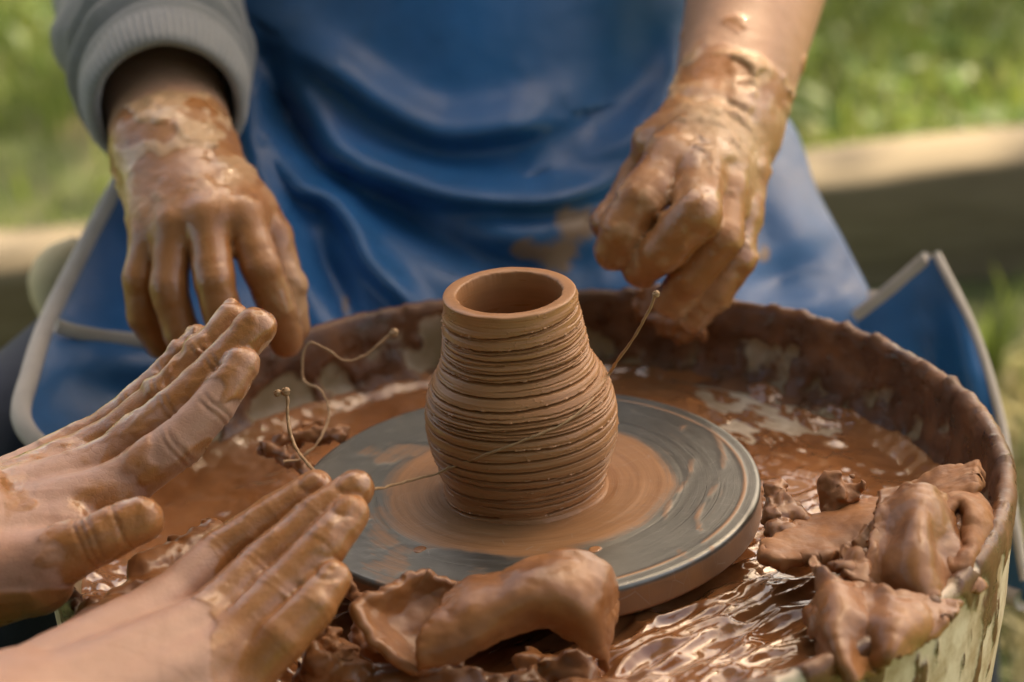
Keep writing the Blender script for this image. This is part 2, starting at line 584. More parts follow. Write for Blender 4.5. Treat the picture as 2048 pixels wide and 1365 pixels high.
# hands: skin under patches of wet clay
def skin_material(name, skin_a, skin_b, wet=(0.24, 0.55), tint=1.0, crust=1.0):
    M = Mat(name)
    cl = M.attr("clay"); thick = M.attr("thick")
    n1 = M.noise(75, 5, 0.6)
    mk = M.ramp(M.math('ADD', cl, M.math('MULTIPLY', M.math('SUBTRACT', n1, 0.5), 0.45)), [(0.42, 0.0), (0.60, 1.0)])
    sk = M.mix(M.noise(55, 4), skin_a, skin_b)
    pores = M.voronoi(1150)
    sk = M.mix(M.math('MULTIPLY', M.noise(160, 3), 0.35), sk, tuple(v * 0.75 for v in skin_a))
    tn = lambda c: tuple(v * tint for v in c)
    thin = M.mix(M.noise(48, 5, 0.6), tn((0.27, 0.104, 0.035)), tn((0.44, 0.190, 0.069)))
    dry = M.mix(M.noise(90, 4, 0.6), tn((0.46, 0.270, 0.150)), tn((0.62, 0.420, 0.255)))
    clayc = M.mix(M.math('MULTIPLY', thick, crust), thin, dry)
    M.set(Base_Color=M.mix(mk, sk, clayc),
          Roughness=M.mix(mk, 0.46, M.ramp(M.noise(42, 4, 0.6), [(0.36, wet[0]), (0.68, wet[1])])),
          Coat_Weight=M.math('MULTIPLY', mk, M.math('ADD', M.ramp(M.noise(34, 3), [(0.44, 0.0), (0.60, 0.9)]), M.math('MULTIPLY', thick, 1.0 - crust), clamp=True)), Coat_Roughness=0.07)
    M.b.inputs["Subsurface Weight"].default_value = 0.12
    M.b.inputs["Subsurface Radius"].default_value = (0.004, 0.0016, 0.0008)
    M.b.inputs["Subsurface Scale"].default_value = 1.0
    lines = M.noise(1, 4, 0.6, M.mapping((420, 420, 420)), 0.4)
    wr_ = M.ramp(M.voronoi(330, M.mapping((1, 1, 1)), 'DISTANCE_TO_EDGE'), [(0.0, 0.0), (0.12, 1.0)])
    h = M.math('ADD', M.math('MULTIPLY', wr_, 0.35), M.math('MULTIPLY', lines, 0.6))
    h = M.math('ADD', h, M.math('MULTIPLY', mk, M.math('MULTIPLY_ADD', M.noise(110, 5, 0.6), 0.7, 0.2)))
    M.bump(h, 0.26, 0.0009)
    return M.m

mat_hand1 = skin_material("muddy_tanned_skin", (0.40, 0.215, 0.135), (0.50, 0.29, 0.20))
mat_hand2 = skin_material("muddy_fair_skin", (0.42, 0.225, 0.158), (0.54, 0.320, 0.245), (0.18, 0.48), 1.0, 0.25)

# cloth
M = Mat("blue_coated_cloth")
stn = M.attr("stain")
base = M.mix(M.noise(9, 4, 0.6), (0.006, 0.090, 0.255), (0.010, 0.150, 0.400))
smear = M.ramp(M.math('ADD', stn, M.math('MULTIPLY', M.math('SUBTRACT', M.noise(38, 5, 0.65), 0.5), 0.9)), [(0.48, 0.0), (0.62, 0.8)])
faint = M.ramp(M.noise(13, 5, 0.7), [(0.58, 0.0), (0.9, 0.16)])
cc = M.mix(faint, base, (0.16, 0.17, 0.17))
grime = M.ramp(M.noise(5.5, 5, 0.6), [(0.42, 0.0), (0.68, 0.65)])
cc = M.mix(grime, cc, (0.012, 0.055, 0.115))
cc = M.mix(smear, cc, (0.34, 0.20, 0.085))
M.set(Base_Color=cc, Roughness=M.ramp(M.noise(20, 4), [(0.35, 0.30), (0.7, 0.50)]))
M.bump(M.math('ADD', M.math('MULTIPLY', M.noise(900, 2), 0.3), M.noise(45, 4, 0.55)), 0.25, 0.0015)
mat_apron = M.m

M = Mat("cotton_binding")
M.set(Base_Color=M.mix(M.noise(60, 4), (0.42, 0.38, 0.36), (0.60, 0.55, 0.50)), Roughness=0.85)
M.bump(M.noise(700, 2), 0.3, 0.0008)
mat_binding = M.m

M = Mat("straw_cotton")
M.set(Base_Color=M.mix(M.noise(60, 4), (0.55, 0.46, 0.27), (0.68, 0.59, 0.40)), Roughness=0.85)
mat_straw = M.m

M = Mat("grey_knit")
M.set(Base_Color=M.mix(M.noise(500, 3), (0.17, 0.18, 0.19), (0.27, 0.28, 0.285)), Roughness=0.92, Sheen_Weight=0.25)
M.bump(M.math('ADD', M.noise(850, 2), M.math('MULTIPLY', M.noise(160, 3), 0.6)), 0.5, 0.0012)
mat_knit = M.m

M = Mat("dark_denim")
M.set(Base_Color=M.mix(M.noise(600, 3), (0.012, 0.018, 0.034), (0.028, 0.042, 0.075)), Roughness=0.85)
M.bump(M.noise(900, 2), 0.3, 0.0008)
mat_denim = M.m

M = Mat("dark_shirt")
M.set(Base_Color=M.mix(M.noise(300, 3), (0.022, 0.024, 0.026), (0.04, 0.042, 0.044)), Roughness=0.9)
M.bump(M.noise(700, 2), 0.3, 0.0008)
mat_shirt = M.m

M = Mat("weathered_timber")
g = M.noise(1, 6, 0.65, M.mapping((3, 60, 60)))
M.set(Base_Color=M.ramp(g, [(0.3, (0.10, 0.080, 0.046)), (0.55, (0.16, 0.130, 0.082)), (0.8, (0.23, 0.20, 0.155))]), Roughness=0.8)
M.bump(g, 0.5, 0.003)
mat_timber = M.m

M = Mat("lawn_soil")
n1 = M.noise(3.2, 5, 0.6)
M.set(Base_Color=M.ramp(n1, [(0.35, (0.045, 0.060, 0.018)), (0.5, (0.075, 0.110, 0.030)), (0.68, (0.15, 0.125, 0.065))]), Roughness=0.95)
M.bump(M.noise(60, 4), 0.6, 0.01)
mat_soil = M.m

def leaf_material(name, a, b, trans=0.35):
    M = Mat(name)
    g = M.t.nodes.new("ShaderNodeNewGeometry")
    c = M.mix(g.outputs["Random Per Island"], a, b)
    tr = M.t.nodes.new("ShaderNodeBsdfTranslucent")
    M.t.links.new(c, tr.inputs[0]); M.t.links.new(c, M.b.inputs["Base Color"])
    M.b.inputs["Roughness"].default_value = 0.5
    mx = M.t.nodes.new("ShaderNodeMixShader"); mx.inputs[0].default_value = trans
    M.t.links.new(M.b.outputs[0], mx.inputs[1]); M.t.links.new(tr.outputs[0], mx.inputs[2])
    M.t.links.new(mx.outputs[0], M.out.inputs["Surface"])
    return M.m
mat_grass = leaf_material("grass_blades", (0.09, 0.155, 0.025), (0.27, 0.34, 0.09), 0.45)
mat_weed = leaf_material("weed_leaves", (0.07, 0.15, 0.035), (0.17, 0.27, 0.085), 0.45)
mat_tree_leaf = leaf_material("tree_leaves", (0.04, 0.09, 0.02), (0.08, 0.14, 0.03), 0.3)
M = Mat("bark")
M.set(Base_Color=M.mix(M.noise(1, 5, 0.65, M.mapping((20, 20, 4))), (0.05, 0.035, 0.022), (0.14, 0.10, 0.07)), Roughness=0.9)
M.bump(M.noise(1, 5, 0.65, M.mapping((20, 20, 4))), 0.7, 0.02)
mat_bark = M.m

# ================================================================== setting
V = np.array([(-150, -150, GROUND), (150, -150, GROUND), (150, 150, GROUND), (-150, 150, GROUND)], float)
tag(new_obj("ground", mesh_np("ground", V, np.array([[0, 1, 2, 3]])), mat_soil), kind="structure")

def blades(n, xr, yr, hmin, hmax, w, lean, seed, dens=None):
    g = np.random.default_rng(seed)
    x = g.uniform(*xr, n); y = g.uniform(*yr, n)
    if dens is not None:
        keep = g.uniform(0, 1, n) < dens(x, y)
        x, y = x[keep], y[keep]; n = len(x)
    hgt = g.uniform(hmin, hmax, n) * (0.6 + 0.8 * fbm(np.c_[x, y, 0 * x], 3.5, 2, seed))
    a = g.uniform(0, 2 * np.pi, n); ln = g.uniform(0.1, lean, n) * hgt
    la = a + g.normal(0, 0.7, n)
    base = np.c_[x, y, np.full(n, GROUND - 0.003)]
    side = np.c_[np.cos(a + 1.57), np.sin(a + 1.57), 0 * a] * (w * g.uniform(0.6, 1.3, n) / 2)[:, None]
    ld = np.c_[np.cos(la), np.sin(la), 0 * la]
    mid = base + np.c_[0 * x, 0 * x, hgt * 0.6] + ld * (ln * 0.35)[:, None]
    top = base + np.c_[0 * x, 0 * x, hgt * 0.95] + ld * ln[:, None]
    V = np.stack([base - side, base + side, mid + side * 0.8, mid - side * 0.8, top], 1).reshape(-1, 3)
    k = np.arange(n)[:, None] * 5
    F = np.concatenate([k + [[0, 1, 2]], k + [[0, 2, 3]], k + [[3, 2, 4]]])
    return V, F

V, F = blades(72000, (-2.6, 2.6), (0.75, 4.6), 0.03, 0.085, 0.006, 0.9, 3,
              lambda x, y: (0.12 + 0.88 * sstep(1.30, 1.42, y)) * (0.25 + 0.75 * sstep(0.42, 0.55, fbm(np.c_[x, y, 0 * x], 2.2, 3, 5))))
tag(new_obj("lawn_grass", mesh_np("lawn_grass", V, F), mat_grass, smooth=False),
    "short green grass covering the lawn behind the potter", "grass", kind="stuff")

def leaf_cards(cent, size, seed, up=0.4):
    """bent four-triangle leaves"""
    g = np.random.default_rng(seed)
    n = len(cent)
    nrm = g.normal(0, 1, (n, 3)); nrm[:, 2] = np.abs(nrm[:, 2]) + up
    nrm /= np.linalg.norm(nrm, axis=1)[:, None]
    t = np.cross(nrm, g.normal(0, 1, (n, 3))); t /= np.linalg.norm(t, axis=1)[:, None]
    b = np.cross(nrm, t)
    s = (size * g.uniform(0.6, 1.35, n))[:, None]
    V = np.stack([cent - t * s, cent + b * s * 0.42 + nrm * s * 0.12, cent + t * s - nrm * s * 0.2, cent - b * s * 0.42 + nrm * s * 0.12, cent], 1).reshape(-1, 3)
    k = np.arange(n)[:, None] * 5
    F = np.concatenate([k + [[0, 1, 4]], k + [[1, 2, 4]], k + [[2, 3, 4]], k + [[3, 0, 4]]])
    return V, F

g = np.random.default_rng(21)
n = 15000
xy = np.c_[g.uniform(-2.6, 2.6, n), g.uniform(1.45, 4.6, n)]
keep = fbm(np.c_[xy, 0 * xy[:, 0]], 2.6, 3, 9) > 0.50
xy = xy[keep]
V, F = leaf_cards(np.c_[xy, GROUND + g.uniform(0.01, 0.07, len(xy))], 0.020, 22, 1.2)
tag(new_obj("clover_leaves", mesh_np("clover_leaves", V, F), mat_weed, smooth=False),
    "broad leaved clover and weeds growing through the lawn", "weeds", kind="stuff")

V, F = blades(9000, (0.36, 1.15), (0.30, 1.08), 0.02, 0.05, 0.006, 1.6, 33)  # straw-pale blades: bright sun on the lawn is put into their colour
mat_sunlit_straw = leaf_material("sunlit_straw", (0.34, 0.31, 0.14), (0.52, 0.47, 0.27), 0.3)
tag(new_obj("sunlit_straw", mesh_np("sunlit_straw", V, F), mat_sunlit_straw, smooth=False),
    "pale dry grass lying beside the potter's left knee", "grass", kind="stuff")

def tuft(loc, n, h, spread, seed):
    g = np.random.default_rng(seed)
    parts = []
    for i in range(n):
        a = g.uniform(0, 6.28); l = h * g.uniform(0.55, 1.1); sp = spread * g.uniform(0.3, 1.0)
        w = g.uniform(0.004, 0.008)
        b = np.array([math.cos(a), math.sin(a), 0.0])
        s = np.array([-math.sin(a), math.cos(a), 0.0]) * w / 2
        c0 = np.array(loc) + b * g.uniform(0, 0.015)
        tt = np.linspace(0, 1, 5)[:, None]
        cl = c0 + b * sp * tt ** 2 + np.array([0, 0, l]) * (tt - 0.18 * tt ** 2)
        wd = (1 - tt ** 1.6) * 0.95 + 0.05
        V = np.concatenate([cl - s * wd, cl + s * wd])
        F = np.array([[j, j + 5, j + 6] for j in range(4)] + [[j, j + 6, j + 1] for j in range(4)])
        parts.append((V, F, {}))
    V, F, _ = merge(parts)
    return mesh_np("blades", V, F)

for (px, py, d, n, h, sp, lab) in ((1975, 640, 2.62, 42, 0.145, 0.07, "tall bright grass tuft growing against the timber beam"),
                                   (2110, 700, 2.50, 30, 0.11, 0.06, "low grass tuft beside the taller tuft near the beam")):
    p = P(px, py, d); p[2] = GROUND
    tag(new_obj("grass_tuft", tuft(p, n, h, sp, int(px)), mat_grass, smooth=False), lab, "grass tuft", "grass tufts in front of the timber beam")

# timber edging beam on the lawn behind the potter
def beam():
    def on_level(px, py, z):
        D = P(px, py, 1.0) - CAM
        return CAM + D * ((z - CAM[2]) / D[2])
    w, hgt = 0.115, 0.125
    pa, pb = on_level(40, 528, GROUND + hgt), on_level(1900, 335, GROUND + hgt)
    dirb = (pb - pa) / np.linalg.norm(pb - pa)
    pa, pb = pa - dirb * 0.9, pb + dirb * 1.3
    off = np.array([-dirb[1], dirb[0], 0]) * w / 2
    e = [(pa + off)[:2], (pb + off)[:2]]
    n = 60
    t = np.linspace(0, 1, n)
    cx = e[0][0] + (e[1][0] - e[0][0]) * t; cy = e[0][1] + (e[1][1] - e[0][1]) * t
    prof = np.array([(-.5, 0), (-.5, .5), (-.5, .92), (-.44, 1.0), (0, 1.0), (.44, 1.0), (.5, .92), (.5, .5), (.5, 0)])
    G = np.zeros((n, len(prof), 3))
    for j, (a, b) in enumerate(prof):
        G[:, j, 0] = cx + a * w * 0.04
        G[:, j, 1] = cy + a * w
        G[:, j, 2] = GROUND - 0.004 + b * hgt
    Q = G.reshape(-1, 3)
    Q = Q + (fbm(Q, 9, 3, 4)[:, None] - 0.5) * np.array([0, 0.010, 0.012])
    F = grid_faces(n, len(prof))
    caps = [list(range(len(prof)))[::-1], [(n - 1) * len(prof) + j for j in range(len(prof))]]
    me = bpy.data.meshes.new("beam")
    me.from_pydata(Q.tolist(), [], F[:, ::-1].tolist() + [c[::-1] for c in caps])
    return me
tag(new_obj("timber_beam", beam(), mat_timber), "weathered timber edging beam lying on the lawn behind the potter", "beam")

# shade tree standing off to the right behind the potter: its crown keeps the sun off the wheel
def tree(label, foot, c, n, rad, flat, thr, seed, outer=None, trim=None):
    root = empty("shade_tree", (foot[0], foot[1], GROUND))
    tag(root, label, "tree", "shade trees around the wheel")
    base = np.array([foot[0], foot[1], GROUND - 0.05])
    fork = base + np.array([0, 0, 0.5 * (c[2] - GROUND)]) + 0.05 * (c - base)
    V, F = tube([base, base + [0.02, -0.05, 0.9], fork, (fork + c) / 2 + [0, 0, 0.15], c + [0, 0, 0.3]], [0.16, 0.13, 0.11, 0.06, 0.02], 14, 40)
    new_obj("trunk", mesh_np("trunk", V, F), mat_bark, root)
    g = np.random.default_rng(seed)
    for i in range(16):
        a = g.uniform(0, 6.28); r = g.uniform(0.45, 0.9) * rad
        tip = c + np.array([math.cos(a) * r, math.sin(a) * r, g.uniform(-0.3, 0.6)])
        st = fork + (c - fork) * g.uniform(0.0, 0.9)
        V, F = tube([st, (st + tip) / 2 + [0, 0, 0.15], tip], [0.035, 0.022, 0.006], 7, 12)
        new_obj("branch", mesh_np("branch", V, F), mat_bark, root)
    a = g.uniform(0, 6.28, n); rr = rad * np.sqrt(g.uniform(0, 1, n))
    cent = c + np.c_[np.cos(a) * rr, np.sin(a) * rr, g.normal(0, flat, n)]
    cent = cent[fbm(cent, 2.3, 2, 31 + seed) + 0.30 * (1 - (rr / rad) ** 2) > thr]
    if trim is not None:                   # leaves dropped so the sun reaches the lawn at right and back
        q = cent - np.array(SUN_DIR) * ((cent[:, 2] - GROUND) / SUN_DIR.z)[:, None]
        cent = cent[(q[:, 0] + 0.25 * (fbm(cent, 3, 2, 3) - 0.5) < trim[0]) & (q[:, 1] < trim[1])]
    if outer is not None:                  # loose outer boughs that dapple the lawn
        oc, orad, on = outer
        a = g.uniform(0, 6.28, on); rr = orad * np.sqrt(g.uniform(0, 1, on))
        c2 = oc + np.c_[np.cos(a) * rr, np.sin(a) * rr, g.normal(0, 0.2, on)]
        cent = np.concatenate([cent, c2[fbm(c2, 2.6, 2, 77) > 0.49]])
    V, F = leaf_cards(cent, 0.062, seed + 1, 0.8)
    tag(new_obj("crown", mesh_np("crown", V, F), mat_tree_leaf, root, smooth=False), kind="stuff")
_c = np.array(SUN_DIR) * 5.2
tree("leafy shade tree standing to the right behind the timber beam", (3.1, 3.3), _c + [-0.12, -0.05, 0], 6400, 1.15, 0.32, 0.43, 5, (_c + np.array([0.0, 2.35, 0.25]), 1.5, 5200), (0.24, 0.75))
tree("broad leafy tree shading the wheel from the helper's side", (-2.6, -1.9), np.array([-1.0, -1.15, 2.35]), 9000, 2.0, 0.35, 0.42, 45)  # added out of view: cuts sky light from overhead and front left
tree("unseen tall leafy tree added behind the photographer on the left to block the sky", (-2.2, -4.2), np.array([-1.9, -3.9, 1.6]), 9000, 1.9, 1.0, 0.40, 55)  # added unseen tree, darkens the flat light from behind the camera
tree("unseen tall leafy tree added behind the photographer on the right to block the sky", (1.6, -4.4), np.array([1.4, -4.1, 1.6]), 9000, 1.9, 1.0, 0.40, 65)  # second added blocker for the open sky behind the camera

# ================================================================== basin, wheel head, pot
NT = 640
TH = np.linspace(0, 2 * np.pi, NT, endpoint=False)
def lathe_grid(prof, n):
    prof = np.asarray(prof, float)
    s = np.concatenate([[0], np.cumsum(np.linalg.norm(np.diff(prof, axis=0), axis=1))])
    q = np.stack([np.interp(np.linspace(0, s[-1], n), s, prof[:, i]) for i in (0, 1)], -1)
    # soften corners
    for _ in range(2):
        q[1:-1] = 0.25 * q[:-2] + 0.5 * q[1:-1] + 0.25 * q[2:]
    return q

def basin():
    root = empty("splash_basin", (0, 0, -0.21))
    tag(root, "round cream plastic splash basin smeared with clay around the wheel", "basin")
    prof = [(0.165, -.215), (.205, -.192), (.232, -.152), (.246, -.105), (.2535, -.055), (.2562, -.015), (.2562, .001),
            (.2545, .0065), (.2505, .0065), (.2485, .000), (.2455, -.016), (.2415, -.031), (.235, -.0392), (.225, -.0415), (.10, -.0415), (.02, -.0415)]
    q = lathe_grid(prof, 300)
    tan = np.gradient(q, axis=0); tan /= np.linalg.norm(tan, axis=1)[:, None]
    nr, nz = -tan[:, 1], tan[:, 0]          # outward (away from plastic)
    nr, nz = -nr, -nz
    R = np.broadcast_to(q[:, 0], (NT, 300)); Z = np.broadcast_to(q[:, 1], (NT, 300))
    T = np.broadcast_to(TH[:, None], (NT, 300))
    Pn = np.stack([R * np.cos(T), R * np.sin(T), Z], -1).reshape(-1, 3)
    NR = np.broadcast_to(nr, (NT, 300)).ravel(); NZ = np.broadcast_to(nz, (NT, 300)).ravel()
    Tf = T.ravel(); Rf = R.ravel(); Zf = Z.ravel()
    inner = sstep(0, 40, (np.broadcast_to(np.arange(300), (NT, 300)).ravel() - np.argmax(q[:, 1]) + 20))
    right = np.exp(-((((Tf - 0.45 + np.pi) % (2 * np.pi)) - np.pi) / 0.75) ** 2)
    n1 = fbm(Pn, 26, 4, 3); n2 = fbm(Pn * np.array([1, 1, 0.28]), 85, 3, 8); n3 = fbm(Pn, 140, 3, 12)
    n2w = fbm(Pn + 0.012 * np.stack([n1, n2, n3], -1), 60, 4, 18)
    rimd = np.exp(-((Zf - 0.004) / 0.011) ** 2) * (Rf > 0.24)
    wallin = inner * (Rf > 0.228)
    outer = (1 - inner)
    clay = wallin * (0.47 + 0.55 * (n1 - 0.5) * 2 + 0.75 * (n2 - 0.5) + 0.08 * right + 0.25 * sstep(-.018, -.002, Zf)) + rimd * (0.30 + 0.30 * right + 0.8 * (n1 - 0.5)) \
        + outer * (0.29 + 1.0 * (n1 - 0.5) + 1.9 * (fbm(np.c_[Pn[:, :2], Pn[:, 2] * 0.16], 70, 4, 28) - 0.5) + 0.22 * sstep(-0.06, 0.0, Zf))
    clay = np.clip(clay, 0, 1)
    cv = sstep(0.42, 0.60, clay)
    th_ = cv * (0.0008 + 0.0010 * n3 + wallin * 0.0022 * n2w + rimd * (0.0008 + 0.0013 * right) * n2w)
    Pn = Pn + np.stack([np.cos(Tf) * NR, np.sin(Tf) * NR, NZ], -1) * th_[:, None]
    Pn[:, 2] += rimd * cv * (0.35 + right) * (np.maximum(n2w - 0.48, 0) * 0.004 + np.maximum(n3 - 0.62, 0) * 0.012)
    # dents: the rim is not a perfect circle
    k = 1 + 0.004 * np.sin(2 * Tf + 1) + 0.002 * np.sin(3 * Tf)
    Pn[:, :2] *= k[:, None]
    F = grid_faces(NT, 300, True)
    o = new_obj("bowl", mesh_np("bowl", Pn, F, {"clay": clay, "inside": wallin * sstep(0.005, -0.006, Zf)}), mat_basin, root)
    # stand under the bowl
    V, Fs = tube([(0, 0, GROUND), (0, 0, GROUND + .02), (0, 0, GROUND + .03), (0, 0, -.23), (0, 0, -.20)], [0.19, 0.19, 0.13, 0.12, 0.17], 40)
    new_obj("pedestal", mesh_np("pedestal", V, Fs), mat_shirt, root)
basin()

def slip():
    nr = 230
    rr = np.linspace(0.006, 0.2445, nr)
    R, T = np.meshgrid(rr, TH, indexing='xy')     # (NT,nr)
    X, Y = R * np.cos(T), R * np.sin(T)
    p = np.c_[X.ravel(), Y.ravel(), 0 * X.ravel()]
    x, y = p[:, 0], p[:, 1]
    z = -0.0392 + 0.006 * (soft(p, 18, 4, 2) - 0.5) + 0.0025 * (soft(p, 70, 3, 5) - 0.5)
    # bare patch at the back right, thicker ripples at the front right, lumps at the left
    bare = np.exp(-(((x - .150) / .050) ** 2 + ((y - .155) / .040) ** 2))
    z -= bare * (0.0036 + 0.022 * (soft(np.c_[x * .8 + y * .6, (-x * .6 + y * .8) * .45, 0 * x], 95, 4, 15) - 0.45))
    thick = sstep(0.10, -0.10, y) * sstep(-0.06, 0.06, x)
    z += thick * 0.010
    rot = np.c_[x * 0.80 + y * 0.6, -x * 0.6 + y * 0.80, 0 * x]
    wv = soft(rot * np.array([0.34, 1.15, 1]) + 0.004 * np.c_[soft(p, 50, 2, 40), soft(p, 50, 2, 41), 0 * x], 62, 2, 61)
    rid = np.abs(wv - 0.5) * 2
    z += thick * (0.0072 * (1 - rid) ** 2 - 0.0016)
    lump = sstep(-0.07, -0.13, x) * sstep(0.06, -0.04, y)
    z += lump * (0.010 * np.maximum(soft(p, 30, 3, 71) - 0.42, 0) * 3 + 0.0018 * (soft(p, 110, 3, 72) - 0.5) * 2 + 0.004 * sstep(0.0, -0.1, y))
    edge = sstep(0.222, 0.240, np.hypot(x, y))
    z += edge * 0.006
    p[:, 2] = np.minimum(z, -0.0205)
    o = new_obj("clay_slip", mesh_np("clay_slip", p, grid_faces(NT, nr, True)[:, ::-1]), mat_slip)
    tag(o, "wet brown clay slip pooled on the floor of the splash basin", "slip")
slip()

def wheel():
    root = empty("wheel_head", (0, 0, -0.04))
    tag(root, "flat grey metal wheel head with an orange clay film under the pot", "wheel head")
    top = [(r, 0.0) for r in np.linspace(0.001, 0.1225, 190)]
    edge = [(0.1238, -0.0004), (0.1246, -0.0012), (0.125, -0.0024)] + [(0.125, z) for z in np.linspace(-0.004, -0.0165, 12)] + [(0.1235, -0.018), (0.118, -0.0185), (0.05, -0.0185), (0.02, -0.0185)]
    q = np.array(top + edge)
    n = len(q)
    R = np.broadcast_to(q[:, 0], (NT, n)).ravel(); Z = np.broadcast_to(q[:, 1], (NT, n)).ravel()
    T = np.broadcast_to(TH[:, None], (NT, n)).ravel()
    p = np.c_[R * np.cos(T), R * np.sin(T), Z]
    nz = fbm(p, 22, 4, 4); nf = fbm(p, 70, 3, 6)
    nring = vnoise(np.c_[R * 260, np.cos(T) * .6, np.sin(T) * .6], 8)
    film = 0.95 * sstep(0.088, 0.070, R + 0.012 * (nz - 0.5) + 0.004 * (nring - .5))
    film = np.maximum(film, 0.66 * np.exp(-((R - 0.1165) / 0.0015) ** 2) * sstep(-0.2, 0.4, np.cos(T) + 0.4 * (nz - 0.5)))
    left = sstep(0.2, -0.7, np.cos(T))
    film = np.maximum(film, (0.30 * left + 0.22) * sstep(0.40, 0.70, fbm(p + 5, 40, 4, 14)) * (R > .07))
    # the side carries slip all round, the arris is rubbed bright
    side = sstep(-0.0016, -0.0032, Z)
    film = np.maximum(film, side * (0.62 + 0.3 * (nz - 0.4)))
    # wiped S-shaped streak on the right, with slip pushed to both sides of it
    line = catmull(np.array([(.0960, .0560), (.0985, .040), (.0990, .024), (.0975, .008), (.0925, -.010), (.0850, -.027), (.0795, -.044), (.0785, -.060), (.0810, -.076), (.0845, -.088)]), 120)
    d = np.full(len(p), 1.0)
    near = np.where((p[:, 0] > 0.05) & (Z > -0.002))[0]
    d[near] = np.sqrt(((p[near, None, :2] - line[None]) ** 2).sum(2)).min(1)
    w = 0.0048
    film = np.where(d < 0.016, np.maximum(film, 0.52 * np.exp(-((d - 0.0085) / 0.0028) ** 2) * sstep(0.25, 0.55, nf)), film)
    film *= 1 - np.exp(-(d / w) ** 4)
    p[:, 2] += np.where(Z > -0.001, 0.0005 * film * (0.4 + nf), 0)
    p[:, 2] += np.where((Z > -0.001) & (R < .084), 0.0006 * (nring - 0.5) * sstep(.04, .05, R), 0)
    new_obj("disc", mesh_np("disc", p, grid_faces(NT, n, True)[:, ::-1], {"film": film}), mat_wheel, root)
    V, F = tube([(0, 0, -0.24), (0, 0, -0.018)], 0.03, 24)
    new_obj("shaft", mesh_np("shaft", V, F), mat_wheel, root)
    for (px, py) in ((839, 1100), (1190, 1100)):
        D = P(px, py, 1.0) - CAM; t_ = -CAM[2] / D[2]; c_ = CAM + D * t_
        a = np.linspace(0, 6.283, 24, endpoint=False)
        rad = 0.0034 * (1 + 0.12 * np.sin(2 * a) + 0.06 * np.sin(3 * a + 1))
        rings_ = [(1.0, 0.0001), (0.93, 0.0005), (0.6, 0.0006), (0.05, 0.0006)]
        V = np.concatenate([np.c_[c_[0] + np.cos(a) * rad * k_, c_[1] + np.sin(a) * rad * k_, np.full(24, z_)] for k_, z_ in rings_])
        idx = np.arange(len(V)).reshape(4, 24)
        F = np.concatenate([np.stack([idx[i], np.roll(idx[i], -1), np.roll(idx[i + 1], -1), idx[i + 1]], -1) for i in range(3)])
        new_obj("slip_drop", mesh_np("slip_drop", V, F), mat_clay, root)
wheel()

# ---- pot
POT_Z = np.array([0.0, .004, .010, .018, .027, .034, .040, .047, .054, .062, .068, .074, .080, .090, .100, .108, .1125])
POT_R = np.array([.0440, .0432, .0440, .0464, .0490, .0504, .0508, .0506, .0496, .0470, .0440, .0404, .0382, .0368, .0358, .0350, .0347])
def pot_r(z):
    zz = np.linspace(0, .1125, 200)
    rr = np.interp(zz, POT_Z, POT_R)
    k = np.ones(9) / 9
    rs = np.convolve(np.pad(rr, 4, mode='edge'), k, 'valid')
    return np.interp(z, zz, rs)
def pot_axis(z):
    return np.stack([-0.0020 * (z / .11) ** 2, 0 * z], -1)

